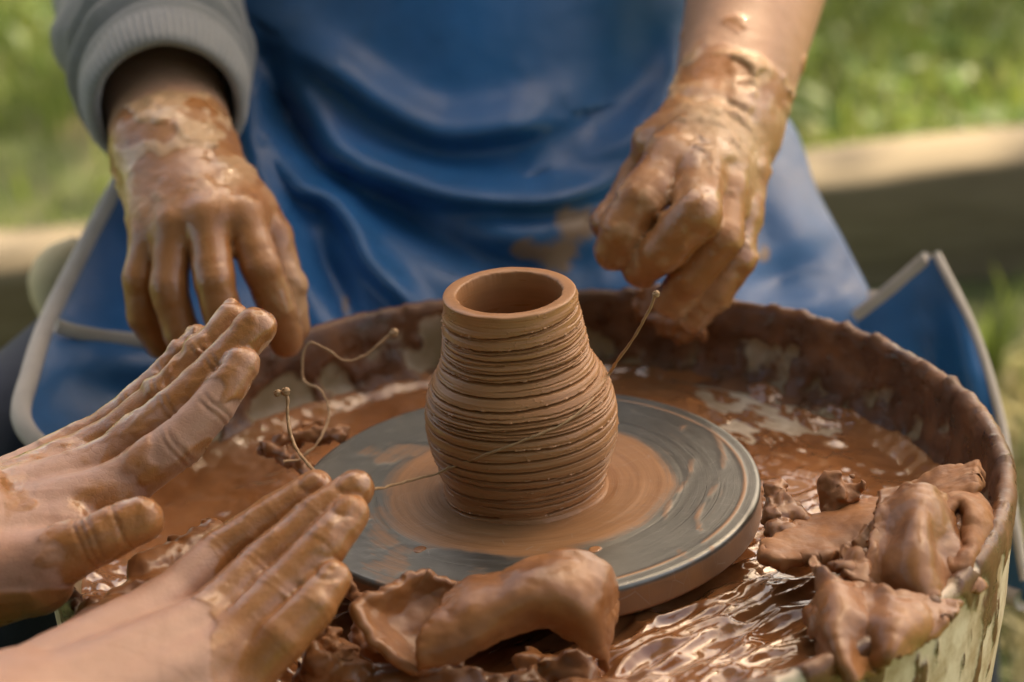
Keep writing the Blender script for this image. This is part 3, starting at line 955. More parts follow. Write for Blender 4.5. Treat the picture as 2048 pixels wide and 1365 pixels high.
def pot():
    nt, nz = 760, 520
    th = np.linspace(0, 2 * np.pi, nt, endpoint=False)
    z = np.linspace(0.0004, .1122, nz)
    Tg, Zg = np.meshgrid(th, z, indexing='ij')
    T, Z = Tg.ravel(), Zg.ravel()
    r = pot_r(Z)
    circ = np.c_[np.cos(T), np.sin(T)]
    q = np.c_[circ * 1.6, Z * 30]
    wob = 0.0014 * (fbm(q, 1.2, 2, 5) - 0.5)
    g = np.random.default_rng(8)
    dr = np.zeros_like(r)
    # grooves left by the thread, nearly level, spiralling a little, deeper where it bit
    main = [(.0034, 1.0), (.0098, .55), (.0160, .6), (.0215, .9), (.0262, 1.0), (.0330, 1.0), (.0392, 1.0), (.0452, 1.05), (.0510, 1.0), (.0556, .9), (.0604, 1.05), (.0660, 1.1), (.0712, 1.0), (.0772, 1.0), (.0826, .9), (.0905, 1.0), (.0962, .9), (.1038, 1.1)]
    fine = list(g.uniform(.006, .026, 7)) + list(g.uniform(.05, .075, 6)) + list(g.uniform(.074, .106, 16))
    cth = np.c_[np.cos(th), np.sin(th)]
    def ang(freq, key, sd):
        return np.repeat(vnoise(np.c_[cth * freq, np.full(nt, key)], sd), nz)
    for i, (z0, amp) in enumerate(main + [(f_, 0.36) for f_ in fine]):
        tilt = g.normal(0.0013, 0.0009)
        ph = g.uniform(-0.9, 0.9)
        zi = z0 + tilt * np.cos(T + ph) + 0.0009 * (ang(1.8, i * 3.7, 3) - 0.5) + 0.00035 * (ang(14, i * 1.7, 13) - 0.5)
        on = sstep(0.22, 0.40, ang(1.7, i * 5.1, 21)) if (amp < 0.9 or i % 3 == 0) else np.ones_like(T)
        dep = g.uniform(0.0026, 0.0036) * amp
        w = 0.00047 if amp > 0.5 else g.uniform(0.00022, 0.00034)
        dz = Z - zi
        rag = 1 + 0.6 * (ang(22, i * 2.3, 33) - 0.5)
        # sharp upper edge, softer shoulder below the cut
        prof_ = np.where(dz > 0, np.exp(-(dz / (w * rag)) ** 4), np.exp(-(np.abs(dz) / (w * 1.25)) ** 2))
        dr -= on * dep * prof_
        lip = np.exp(-((dz - 0.00085) / 0.00042) ** 2)
        bead = ang(26, i * 7.7, 41)
        dr += on * amp * lip * (0.00022 + 0.0016 * np.maximum(bead - 0.70, 0) * 2)
        dr += amp * 0.00045 * np.exp(-((dz - 0.0026) / 0.0016) ** 2)
    # fine throwing lines and crumbs
    dr += 0.00012 * (vnoise(np.c_[circ * 0.9, Z * 1300], 51) - 0.5) * 2
    dr += 0.0006 * np.maximum(vnoise(np.c_[circ * 60, Z * 1400], 52) - 0.80, 0) * 5 * sstep(0.35, 0.6, vnoise(np.c_[circ * 4, Z * 90], 53))
    dr += 0.0011 * np.exp(-(Z / 0.0016) ** 2) * (0.4 + vnoise(np.c_[circ * 9, Z * 0], 54))
    r = r + wob + dr
    ax = pot_axis(Z)
    Vo = np.c_[ax[:, 0] + r * circ[:, 0], ax[:, 1] + r * circ[:, 1], Z]
    # rim and inside
    ins = [(.0348, .1129), (.0345, .1133), (.0338, .1136), (.0318, .1137), (.0298, .1136), (.0285, .1135), (.0279, .1131), (.0277, .1124), (.0276, .110)] + \
          [(pot_r(zz) - .0078, zz) for zz in np.linspace(.104, .014, 34)] + [(.030, .0095), (.015, .0088), (.0005, .0086)]
    ins = np.array(ins)
    m = len(ins)
    Ti = np.broadcast_to(th[:, None], (nt, m)).ravel(); Ri = np.broadcast_to(ins[:, 0], (nt, m)).ravel().copy(); Zi = np.broadcast_to(ins[:, 1], (nt, m)).ravel().copy()
    ci = np.c_[np.cos(Ti), np.sin(Ti)]
    jag = vnoise(np.c_[ci * 7, 0 * Ti], 61) + 0.5 * vnoise(np.c_[ci * 22, 0 * Ti], 62)
    inner_edge = np.exp(-((Ri - .0280) / .0012) ** 2) * sstep(.1112, .1130, Zi)
    Ri += inner_edge * (0.0009 * (jag - 0.75)) + 0.00035 * (vnoise(np.c_[ci * 1.2, Zi * 420], 63) - 0.5)
    Zi += (Zi > .111) * (0.0005 * (vnoise(np.c_[ci * 3, Ri * 300], 64) - 0.5) + inner_edge * 0.0007 * np.maximum(jag - 0.8, 0))
    axi = pot_axis(Zi)
    Vi = np.c_[axi[:, 0] + Ri * ci[:, 0], axi[:, 1] + Ri * ci[:, 1], Zi]
    V = np.concatenate([Vo.reshape(nt, nz, 3), Vi.reshape(nt, m, 3)], 1).reshape(-1, 3)
    o = new_obj("clay_pot", mesh_np("clay_pot", V, grid_faces(nt, nz + m, True)), mat_pot)
    tag(o, "wet brown clay vase with thread-cut grooves standing on the wheel head", "pot")
pot()

def on_pot(px, py, off=0.0006):
    for d in np.arange(1.40, 1.60, 0.0004):
        p = P(px, py, d)
        if 0 <= p[2] <= .113 and np.hypot(p[0] - pot_axis(np.array(p[2]))[0], p[1]) < pot_r(p[2]) + off:
            return p
    return P(px, py, 1.50)

def string(name, pts, rad, label, blobs=(), seed=0, n=90):
    q = catmull(np.asarray(pts, float), n)
    g = fbm(q, 260, 2, seed)
    V, F = tube(q + (np.stack([fbm(q + 9, 120, 2, seed + 1), fbm(q + 5, 120, 2, seed + 2), g], -1) - 0.5) * 0.0012, rad * (0.55 + 0.9 * g), 8)
    parts = [(V, F, {})]
    for b, br in blobs:
        b = np.asarray(b)
        V, F = tube([b + [-.0004, 0, -br], b + [0, 0, -br * .5], b + [br * .3, 0, br * .1], b + [0, 0, br * .8]], [br * .3, br * .9, br, br * .35], 9, 10)
        parts.append((V, F, {}))
    V, F, _ = merge(parts)
    tag(new_obj(name, mesh_np(name, V, F), mat_string), label, "string", "clay coated threads round the pot")

string("thread", [P(1311, 590, 1.455), P(1296, 625, 1.462), P(1270, 672, 1.472), P(1240, 716, 1.484), on_pot(1216, 752), on_pot(1180, 802), on_pot(1140, 838), on_pot(1085, 866), on_pot(1020, 892), on_pot(960, 914), on_pot(905, 934),
       P(870, 948, 1.482), P(820, 962, 1.468), P(770, 975, 1.445), P(728, 982, 1.405)], 0.00075,
       "long clay coated thread wound across the pot's belly to the hand", [(P(1310, 588, 1.455), 0.0020)], 3, 160)
string("thread", [P(566, 778, 1.47), P(575, 800, 1.47), P(576, 838, 1.468), P(584, 880, 1.462), P(604, 915, 1.445), P(640, 952, 1.405)], 0.0009,
       "short stiff thread standing up from the fingers beside the wheel head", [(P(569, 783, 1.47), 0.0024), (P(553, 786, 1.47), 0.0020)], 5)
string("thread", [P(786, 664, 1.60), P(758, 690, 1.60), P(725, 714, 1.60), P(690, 722, 1.60), P(655, 700, 1.60), P(622, 686, 1.60), P(609, 704, 1.60), P(607, 760, 1.60), P(640, 780, 1.59), P(656, 812, 1.585), P(655, 845, 1.58), P(632, 890, 1.57), P(600, 918, 1.565), P(566, 925, 1.56)], 0.0007,
       "looped loose thread hanging against the inside wall of the basin", [(P(786, 665, 1.60), 0.0026)], 7, 160)

# ================================================================== clay scraps in the basin
def pg(rows):
    return np.array([[P(*c) for c in r] for r in rows])

def scrap(name, sheets, label, mat=mat_clay, group=None, lumps=None, crumple=0.0, tear=0.004):
    """a folded clay offcut: one mesh of thick curled sheets"""
    parts = []
    for k_, (rows, thick, nu, nv) in enumerate(sheets):
        G = patch(pg(rows), nu, nv)
        fl = G.reshape(-1, 3)
        w = np.stack([fbm(fl, 38, 3, 50 + k_), fbm(fl + 4, 38, 3, 60 + k_), fbm(fl + 8, 38, 3, 70 + k_)], -1) - 0.5
        u = np.linspace(0, 1, nu)[:, None]; v = np.linspace(0, 1, nv)[None]
        e = np.exp(-np.minimum(np.minimum(u, 1 - u), np.minimum(v, 1 - v)) * 12).ravel()[:, None]
        w2 = np.stack([fbm(fl, 150, 2, 80 + k_), fbm(fl + 4, 150, 2, 81), fbm(fl + 8, 150, 2, 82)], -1) - 0.5
        G0 = (fl + w * 0.0045 + w2 * e * tear).reshape(nu, nv, 3)
        if crumple:
            N_ = np.cross(np.gradient(G0, axis=0), np.gradient(G0, axis=1)); N_ /= np.linalg.norm(N_, axis=2)[..., None] + 1e-9
            gg = np.random.default_rng(300 + k_ + int(1e4 * crumple))
            ctr = fl.mean(0); ext = fl.std(0).mean()
            cr_ = 0
            for _ in range(9):
                d_ = gg.normal(0, 1, 3); d_ /= np.linalg.norm(d_)
                o_ = ctr + gg.normal(0, 1, 3) * ext * 0.9
                t_ = (fl - o_) @ d_ / ext + 0.25 * w[:, 0]
                reach = np.exp(-(np.linalg.norm(fl - o_, axis=1) / (1.6 * ext)) ** 2)
                cr_ = cr_ + gg.choice([-1, 1]) * reach * (np.sqrt(t_ ** 2 + 0.004) - 0.5) * gg.uniform(0.5, 1.2)
            cr_ = cr_ + 0.25 * (fbm(fl, 60, 3, 7) - 0.5)
            G0 = G0 + N_ * (crumple * cr_).reshape(nu, nv)[..., None]
        G = G0
        V, F = sheet_mesh(G, thick, 0.0007, 90, k_)
        parts.append((V, F, {}))
    for V, F in (lumps or []):
        parts.append((V, F, {}))
    V, F, _ = merge(parts)
    o = new_obj(name, mesh_np(name, V, F), mat)
    tag(o, label, "clay scrap", group)
    return o

G_SCRAP = "clay offcuts lying in the splash basin"
scrap("clay_scrap", [
    # flared left wing, hollow towards the viewer
    ([[(808, 1140, 1.398), (852, 1140, 1.400), (905, 1160, 1.402), (960, 1180, 1.400)],
      [(772, 1176, 1.386), (815, 1190, 1.398), (880, 1205, 1.402), (950, 1225, 1.398)],
      [(704, 1215, 1.368), (770, 1240, 1.388), (850, 1255, 1.394), (930, 1270, 1.392)],
      [(745, 1285, 1.364), (800, 1300, 1.380), (860, 1310, 1.386), (930, 1310, 1.386)],
      [(826, 1350, 1.362), (850, 1352, 1.370), (885, 1350, 1.376), (930, 1340, 1.380)]], 0.0060, 70, 50),
    # main arch rising to the rounded right end
    ([[(915, 1192, 1.392), (935, 1160, 1.392), (1000, 1146, 1.394), (1062, 1114, 1.392), (1150, 1106, 1.392), (1212, 1136, 1.396), (1236, 1185, 1.404)],
      [(880, 1222, 1.378), (930, 1195, 1.376), (1005, 1176, 1.374), (1075, 1150, 1.372), (1150, 1148, 1.374), (1205, 1178, 1.380), (1230, 1225, 1.394)],
      [(846, 1255, 1.366), (920, 1238, 1.362), (1005, 1210, 1.362), (1080, 1192, 1.364), (1150, 1196, 1.366), (1195, 1225, 1.374), (1222, 1262, 1.388)],
      [(838, 1300, 1.360), (920, 1282, 1.358), (1005, 1243, 1.362), (1080, 1226, 1.370), (1145, 1240, 1.372), (1190, 1270, 1.374), (1216, 1300, 1.386)],
      [(840, 1346, 1.362), (915, 1322, 1.362), (1005, 1272, 1.368), (1080, 1244, 1.382), (1130, 1262, 1.386), (1180, 1296, 1.378), (1214, 1345, 1.382)]], 0.0062, 80, 90),
], "smooth saddle shaped clay offcut arching in front of the wheel head", mat_clay, G_SCRAP)

scrap("clay_scrap", [
    # long pale slab lying from the wheel side up onto the rim
    ([[(1600, 1046, 1.470), (1700, 1012, 1.482), (1790, 985, 1.490), (1880, 950, 1.492), (1958, 934, 1.490)],
      [(1560, 1074, 1.448), (1680, 1042, 1.462), (1780, 1014, 1.470), (1880, 975, 1.474), (1966, 952, 1.474)],
      [(1512, 1108, 1.430), (1630, 1090, 1.442), (1740, 1052, 1.452), (1870, 1002, 1.458), (1962, 972, 1.462)],
      [(1560, 1134, 1.420), (1650, 1122, 1.428), (1716, 1096, 1.440), (1850, 1030, 1.450), (1950, 998, 1.454)]], 0.0085, 60, 110),
], "long pale flat clay slab leaning from the wheel side to the basin rim", mat_clay_matte, G_SCRAP, crumple=0.0016, tear=0.006)

scrap("clay_scrap", [
    # broad smooth face of the fold
    ([[(1763, 989, 1.440), (1799, 980, 1.443), (1845, 976, 1.426), (1880, 988, 1.440), (1897, 1003, 1.440)],
      [(1753, 1040, 1.420), (1792, 1031, 1.419), (1841, 1026, 1.403), (1885, 1033, 1.420), (1906, 1049, 1.426)],
      [(1737, 1098, 1.406), (1781, 1089, 1.405), (1839, 1083, 1.388), (1894, 1089, 1.406), (1920, 1105, 1.414)],
      [(1727, 1154, 1.394), (1775, 1149, 1.393), (1836, 1144, 1.377), (1904, 1149, 1.396), (1941, 1161, 1.404)],
      [(1746, 1195, 1.388), (1792, 1200, 1.386), (1846, 1205, 1.370), (1913, 1195, 1.392), (1959, 1191, 1.400)]], 0.0055, 90, 80),
    # skirt draped down over the rim
    ([[(1627, 1115, 1.392), (1673, 1152, 1.369), (1723, 1163, 1.380), (1787, 1187, 1.361), (1853, 1202, 1.375), (1922, 1213, 1.375)],
      [(1634, 1178, 1.375), (1677, 1200, 1.350), (1730, 1213, 1.359), (1793, 1229, 1.344), (1860, 1226, 1.363), (1920, 1224, 1.368)],
      [(1632, 1243, 1.359), (1673, 1267, 1.332), (1730, 1274, 1.344), (1793, 1267, 1.333), (1848, 1250, 1.355), (1908, 1235, 1.363)],
      [(1646, 1302, 1.345), (1685, 1321, 1.322), (1735, 1321, 1.336), (1785, 1296, 1.327), (1831, 1272, 1.350), (1889, 1245, 1.359)],
      [(1673, 1340, 1.340), (1706, 1357, 1.321), (1745, 1343, 1.337), (1781, 1316, 1.328), (1819, 1291, 1.349), (1872, 1256, 1.357)]], 0.0055, 90, 90),
    # upright lip at the left
    ([[(1690, 1096, 1.400), (1718, 1104, 1.396), (1742, 1128, 1.390)],
      [(1672, 1116, 1.394), (1706, 1130, 1.388), (1736, 1156, 1.382)],
      [(1652, 1134, 1.390), (1696, 1158, 1.380), (1738, 1176, 1.378)]], 0.0055, 44, 44),
    # ochre inner side of the fold, seen in the gap
    ([[(1706, 1090, 1.424), (1730, 1056, 1.428), (1772, 1028, 1.430)],
      [(1722, 1108, 1.420), (1746, 1082, 1.420), (1776, 1056, 1.424)],
      [(1742, 1126, 1.416), (1756, 1108, 1.414), (1776, 1088, 1.416)]], 0.005, 40, 40),
], "large crumpled wet clay offcut folded over the front edge of the basin", mat_clay, G_SCRAP, crumple=0.0036, tear=0.005)

def roll_scrap():
    # torn ring of clay with a dark hollow, slumped against the rim
    a = np.radians(np.linspace(-128, 215, 120))[:, None]
    t = np.linspace(0, 1, 40)[None]
    cx, cy = 1912 + 6 * t, 1062 + 18 * t
    rx = 18 + 46 * t + 5 * np.sin(3 * a) * t; ry = 46 + 56 * t + 8 * np.sin(2 * a + 1) * t
    px = cx + rx * np.cos(a); py = cy - ry * np.sin(a)
    d = 1.432 - 0.020 * np.sin(np.pi * t ** 0.8) + 0.012 * t - 0.0003 * (py - 1062)
    G = CAM + (FW + ((px - 1024) / FPX)[..., None] * RT - ((py - 682.5) / FPX)[..., None] * UP) * d[..., None]
    fl = G.reshape(-1, 3)
    G = (fl + (np.stack([fbm(fl, 55, 3, 90), fbm(fl + 3, 55, 3, 91), fbm(fl + 6, 55, 3, 92)], -1) - 0.5) * 0.007).reshape(G.shape)
    V, F = sheet_mesh(G, 0.0050, 0.0006, 120, 4)
    tag(new_obj("clay_scrap", mesh_np("clay_scrap", V, F), mat_clay_matte), "torn clay ring with a dark hollow slumped against the basin rim", "clay scrap", G_SCRAP)
roll_scrap()

def lump_field(lo, hi, h, cones, amp, scale, seed, k=0.006, carve=()):
    f = Field(lo, hi, h)
    for a, b, ra, rb in cones:
        f.add(a, b, ra, rb, k)
    for a, b, ra, rb in carve:
        f.carve(a, b, ra, rb)
    f.displace(lambda p: amp * 2 * (np.abs(fbm(p, scale, 3, seed) - 0.5) * 2 - 0.35) + amp * 0.8 * (fbm(p, scale * 3, 3, seed + 5) - 0.5), 0.012)
    V, F = f.mesh()
    return V, F

def lump(label, cones, amp=0.003, scale=45, seed=1, h=0.0016, carve=(), mat=mat_clay):
    pts = np.array([c[i] for c in cones for i in (0, 1)]); m = max(max(c[2], c[3]) for c in cones) + 0.012
    V, F = lump_field(pts.min(0) - m, pts.max(0) + m, h, cones, amp, scale, seed, carve=carve)
    o = new_obj("clay_lump", mesh_np("clay_lump", relax(V, F, 1), F), mat)
    return tag(o, label, "clay lump", "clay lumps in the splash basin")

lump("small upright stub of clay standing on the pale clay slab",
     [(P(1668, 1010, 1.478), P(1660, 966, 1.478), .0085, .0075), (P(1700, 985, 1.474), P(1712, 975, 1.472), .0075, .0065)], 0.0028, 90, 3, 0.0012,
     [(P(1712, 972, 1.462), P(1705, 974, 1.470), .004, .004)], mat_clay_matte)
lump("soft clay packed under the crumpled offcut against the rim",
     [(P(1690, 1250, 1.395), P(1800, 1200, 1.405), .014, .016), (P(1800, 1200, 1.405), P(1880, 1130, 1.435), .016, .012), (P(1640, 1230, 1.405), P(1690, 1180, 1.415), .009, .009), (P(1960, 1040, 1.462), P(1985, 1075, 1.455), .008, .006)], 0.003, 50, 5, 0.0018)
lump("ragged clay crumbs stuck between the wheel head and the slab",
     [(P(1545, 985, 1.485), P(1555, 1040, 1.470), .006, .007), (P(1575, 1010, 1.48), P(1600, 1050, 1.47), .006, .008), (P(1560, 1060, 1.46), P(1590, 1090, 1.45), .008, .007)], 0.004, 90, 8, 0.0013)
lump("low bed of wet clay under the arched offcut",
     [(P(640, 1350, 1.385), P(860, 1400, 1.380), .014, .015), (P(860, 1395, 1.385), P(1050, 1385, 1.390), .014, .013), (P(1050, 1400, 1.375), P(1230, 1395, 1.375), .012, .011), (P(1060, 1330, 1.402), P(1170, 1345, 1.398), .010, .010), (P(720, 1275, 1.420), P(760, 1310, 1.41), .009, .009)], 0.006, 55, 11, 0.0018)
lump("crumbled clay clod by the rim of the basin next to the fingers",
     [(P(700, 1170, 1.412), P(716, 1200, 1.408), .005, .005), (P(640, 1280, 1.40), P(680, 1330, 1.39), .010, .012)], 0.005, 120, 14, 0.0013, mat=mat_clay_matte)
lump("dark torn clay shreds lying behind the wheel head",
     [(P(525, 895, 1.60), P(600, 930, 1.585), .005, .006), (P(560, 880, 1.605), P(680, 868, 1.60), .005, .006), (P(600, 860, 1.61), P(640, 840, 1.615), .004, .003), (P(600, 935, 1.58), P(640, 960, 1.57), .006, .004)], 0.005, 80, 17, 0.0015)
lump("wet clay mound on the basin floor below the upper thumb",
     [(P(300, 1140, 1.43), P(430, 1080, 1.46), .012, .010), (P(250, 1210, 1.41), P(330, 1190, 1.42), .012, .014), (P(180, 1230, 1.40), P(240, 1220, 1.41), .009, .010)], 0.004, 60, 19, 0.0016)

def stuck_clay():
    # clay the left fingers have scraped onto the back rim, and a drip below it
    lump("clay scraped onto the back rim under the potter's fingers",
         [(P(1285, 615, 1.735), P(1350, 650, 1.725), .009, .010), (P(1350, 650, 1.725), P(1400, 668, 1.715), .010, .006), (P(1300, 590, 1.735), P(1330, 600, 1.73), .008, .008)], 0.004, 70, 23, 0.0016)
stuck_clay()

# ================================================================== people
def unit(v):
    v = np.asarray(v, float); return v / np.linalg.norm(v)

def hand(palm, fingers, forearm, clay_fn, thick_fn, h=0.0014, creases=(), kpalm=0.008, seed=0, extra=None, relief=1.0, nails=()):
    pts = [np.asarray(p) for seg in palm + forearm for p in seg[:2]] + [np.asarray(p) for f in fingers for p in f[0]]
    pts = np.array(pts)
    f = Field(pts.min(0) - 0.05, pts.max(0) + 0.05, h)
    for a, b, ra, rb in forearm:
        f.add(a, b, ra, rb, 0.020)
    for a, b, ra, rb in palm:
        f.add(a, b, ra, rb, kpalm)
    f.start_fingers()
    for fp, fr in fingers:
        f.chain(fp, [fr[0] * 0.90] + list(fr[1:]))
    f.end_fingers()
    for c in creases:
        f.groove(*c)
    for tip, axis, nrm, sz in nails:
        axis = unit(axis); nrm = unit(np.asarray(nrm) - axis * (np.asarray(nrm) @ axis)); lat = np.cross(axis, nrm)
        sl = f.block(tip - 0.018, tip + 0.018)
        X, Y, Z = f.xyz(sl)
        x, y, z = X - tip[0], Y - tip[1], Z - tip[2]
        s1 = (x * axis[0] + y * axis[1] + z * axis[2] + 0.0005) / (sz * 0.80)
        q1 = (x * lat[0] + y * lat[1] + z * lat[2]) / (sz * 0.66)
        up1 = np.clip((x * nrm[0] + y * nrm[1] + z * nrm[2]) / sz * 3 - 0.6, 0, 1)
        rho = np.sqrt(s1 ** 2 + q1 ** 2)
        f.F[sl] = f.F[sl] + up1 * (0.0006 * np.exp(-((rho - 1) / 0.20) ** 2) - 0.0003 * (rho < 0.85))
    if extra: extra(f)
    def disp(p):
        cl = sstep(0.40, 0.60, clay_fn(p)); th = thick_fn(p)
        wp = p + 0.016 * (np.stack([fbm(p, 40, 2, seed + 20), fbm(p + 2, 40, 2, seed + 21), fbm(p + 4, 40, 2, seed + 22)], -1) - 0.5)
        n = fbm(wp, 55, 3, seed) - 0.5
        n2 = fbm(wp, 170, 3, seed + 3) - 0.5
        layer = sstep(-0.01, 0.035, n) + sstep(0.10, 0.14, n)
        return cl * relief * (0.0003 + 0.00045 * layer + 0.0006 * n2 + th * (0.0007 + 0.0011 * layer + 0.0016 * n2)) + (1 - cl) * 0.0005 * (fbm(p, 130, 2, seed + 7) - 0.5)
    f.displace(disp, 0.007)
    V, F = f.mesh()
    V = relax(V, F, 1, 0.45)
    return V, F, {"clay": np.clip(clay_fn(V), 0, 1), "thick": np.clip(thick_fn(V), 0, 1)}

def coarse(cones, h, k=0.03):
    pts = np.array([c[i] for c in cones for i in (0, 1)]); m = max(max(c[2], c[3]) for c in cones) + 0.03
    f = Field(pts.min(0) - m, pts.max(0) + m, h)
    for a, b, ra, rb in cones:
        f.add(a, b, ra, rb, k)
    V, F = f.mesh()
    return relax(V, F, 2), F

def seg(pts):
    return [P(*q) for q in pts]

def creases_for(fp, fr, side, depth=0.0011, idx=(1, 2)):
    out = []
    for i in idx:
        ax_ = unit(fp[i + 1] - fp[i - 1])
        r = fr[i]
        for o in (-0.0016, 0.0022):
            out.append((fp[i] + ax_ * o, ax_, side, depth, 0.0009, r * 1.25))
    return out

VIEW = -FW            # towards the camera
person1 = empty("person", (0.0, 0.55, GROUND))
tag(person1, "potter in a blue apron and grey sweater working with clay covered hands", "person", "people at the wheel")
person2 = empty("person", (-0.75, -0.35, GROUND))
tag(person2, "helper in a dark shirt reaching both muddy bare hands over the wheel", "person", "people at the wheel")

# ---- potter's right hand (back of the hand towards us, fingers hanging down)
w = P(345, 300, 1.725); wl = P(300, 305, 1.73); wr = P(392, 298, 1.73)
mc = {'i': P(485, 432, 1.662), 'm': P(415, 438, 1.655), 'r': P(350, 455, 1.66), 'p': P(300, 475, 1.672)}
elbow = P(285, -70, 1.955)
el = unit(elbow - w)
palmR = [(wl, mc['p'], .0185, .0110), (P(325, 303, 1.722), mc['r'], .019, .0118), (P(355, 300, 1.72), mc['m'], .019, .0122), (wr, mc['i'], .0185, .0122),
         (P(370, 345, 1.735), P(395, 430, 1.69), .018, .016), (P(320, 350, 1.735), P(335, 440, 1.69), .018, .014),
         (P(405, 330, 1.735), P(505, 425, 1.685), .017, .014)]
fR = [([mc['p'], P(280, 560, 1.664), P(286, 632, 1.668), P(318, 690, 1.680)], [.0120, .0102, .0094, .0082]),
      ([mc['r'], P(338, 575, 1.648), P(362, 665, 1.652), P(398, 735, 1.668)], [.0128, .0110, .0102, .0088]),
      ([mc['m'], P(428, 562, 1.640), P(452, 660, 1.644), P(482, 740, 1.662)], [.0134, .0116, .0108, .0092]),
      ([mc['i'], P(524, 540, 1.648), P(556, 622, 1.655), P(572, 682, 1.668)], [.0134, .0114, .0106, .0092]),
      ([P(470, 385, 1.690), P(540, 475, 1.680), P(572, 575, 1.676), P(588, 655, 1.68)], [.0160, .0135, .0112, .0094])]
armR = [(wl, wl + el * 0.12, .0215, .026), (wr, wr + el * 0.12, .0215, .026), (w, elbow, .0235, .042)]
clayR = lambda p: sstep(0.020, -0.012, (p - w) @ el - 0.018 + 0.030 * (fbm(p, 45, 3, 4) - 0.5)) * 0.97
thickR = lambda p: np.clip(0.85 * sstep(0.495, 0.535, fbm(p * np.array([1, 1, 1.7]) + 0.012 * fbm(p, 60, 2, 44)[:, None], 40, 3, 8)) * sstep(-0.10, -0.02, (p - w) @ el)
                           + 0.9 * np.exp(-(np.linalg.norm(p - P(585, 600, 1.67), axis=1) / 0.020) ** 2), 0, 1)
RH = hand(palmR, fR, armR, clayR, thickR, 0.0015, sum([creases_for([np.asarray(a) for a in f_[0]], f_[1], VIEW, 0.0003) for f_ in fR[:4]], []), kpalm=0.016, seed=3, relief=0.7)

# ---- potter's left hand (fingers curled down and towards the rim)
w = P(1452, 238, 1.712); wl = P(1412, 225, 1.715); wr = P(1492, 268, 1.72)
mc = {'i': P(1345, 318, 1.662), 'm': P(1398, 352, 1.652), 'r': P(1446, 388, 1.660), 'p': P(1478, 428, 1.675)}
elbow = P(1560, -240, 1.86)
el2 = unit(elbow - w)
palmL = [(wl, mc['i'], .0180, .0140), (P(1440, 236, 1.708), mc['m'], .0190, .0142), (P(1468, 250, 1.712), mc['r'], .0185, .0135), (wr, mc['p'], .0180, .0125),
         (P(1430, 270, 1.725), P(1405, 350, 1.690), .018, .016), (P(1470, 290, 1.725), P(1450, 390, 1.695), .018, .014),
         (P(1400, 225, 1.722), P(1322, 292, 1.692), .0165, .0165)]
fL = [([mc['i'], P(1282, 404, 1.638), P(1247, 464, 1.636), P(1228, 502, 1.642)], [.0160, .0142, .0132, .0116]),
      ([mc['m'], P(1394, 430, 1.616), P(1326, 502, 1.626), P(1282, 536, 1.645)], [.0158, .0142, .0126, .0108]),
      ([mc['r'], P(1442, 478, 1.636), P(1380, 554, 1.642), P(1340, 602, 1.657)], [.0146, .0128, .0114, .0096]),
      ([mc['p'], P(1472, 516, 1.660), P(1428, 585, 1.660), P(1390, 632, 1.670)], [.0130, .0114, .0102, .0086]),
      ([P(1345, 282, 1.700), P(1282, 352, 1.698), P(1243, 416, 1.690), P(1211, 446, 1.684)], [.0155, .0125, .0105, .0088])]
armL = [(wl, wl + el2 * 0.16, .0200, .0300), (wr, wr + el2 * 0.16, .0200, .0310), (w, elbow, .0220, .047)]
wL = w
clayL = lambda p: np.maximum(sstep(0.055, 0.015, (p - wL) @ el2 + 0.040 * (fbm(p, 38, 3, 14) - 0.5)) * 0.97,
                             0.62 * sstep(0.62, 0.70, fbm(p, 42, 2, 15)) * sstep(0.13, 0.05, (p - wL) @ el2))
thickL = lambda p: np.clip(0.95 * np.exp(-(np.linalg.norm((p - P(1440, 290, 1.68)) * np.array([0.8, 0.8, 1]), axis=1) / 0.026) ** 4)
                           + 0.8 * np.exp(-((((p - wL) @ el2) - 0.018) / 0.022) ** 2) * sstep(0.47, 0.58, fbm(p, 50, 2, 18))
                           + 0.8 * np.exp(-(np.linalg.norm(p - P(1370, 630, 1.66), axis=1) / 0.018) ** 2)
                           + 0.35 * sstep(0.55, 0.65, fbm(p, 60, 3, 19)), 0, 1)
LH = hand(palmL, fL, armL, clayL, thickL, 0.0015, sum([creases_for([np.asarray(a) for a in f_[0]], f_[1], VIEW, 0.0005) for f_ in fL[:4]], []), seed=13)

# ---- potter's upper arms and trunk (mostly under the clothes)
eR, eL = P(285, -70, 1.955), P(1560, -240, 1.86)
shR, shL = np.array([-.19, .66, .42]), np.array([.17, .66, .44])
hipR, hipL = np.array([-.10, .62, -.06]), np.array([.10, .62, -.06])
chest, belly, neck = np.array([0, .66, .36]), np.array([0, .62, .05]), np.array([-.01, .64, .56])
V, F = coarse([(eR, shR, .040, .058), (eL, shL, .044, .060), (shR, shL, .06, .06), (chest + [-.07, 0, 0], belly + [-.06, 0, 0], .085, .09), (chest + [.07, 0, 0], belly + [.06, 0, 0], .085, .09),
               (chest + [0, 0, .08], neck, .06, .05)], 0.008)
trunk = (V, F, {"clay": np.zeros(len(V)), "thick": np.zeros(len(V))})
V, F, A = merge([RH, LH, trunk])
new_obj("body", mesh_np("body", V, F, A), mat_hand1, person1)

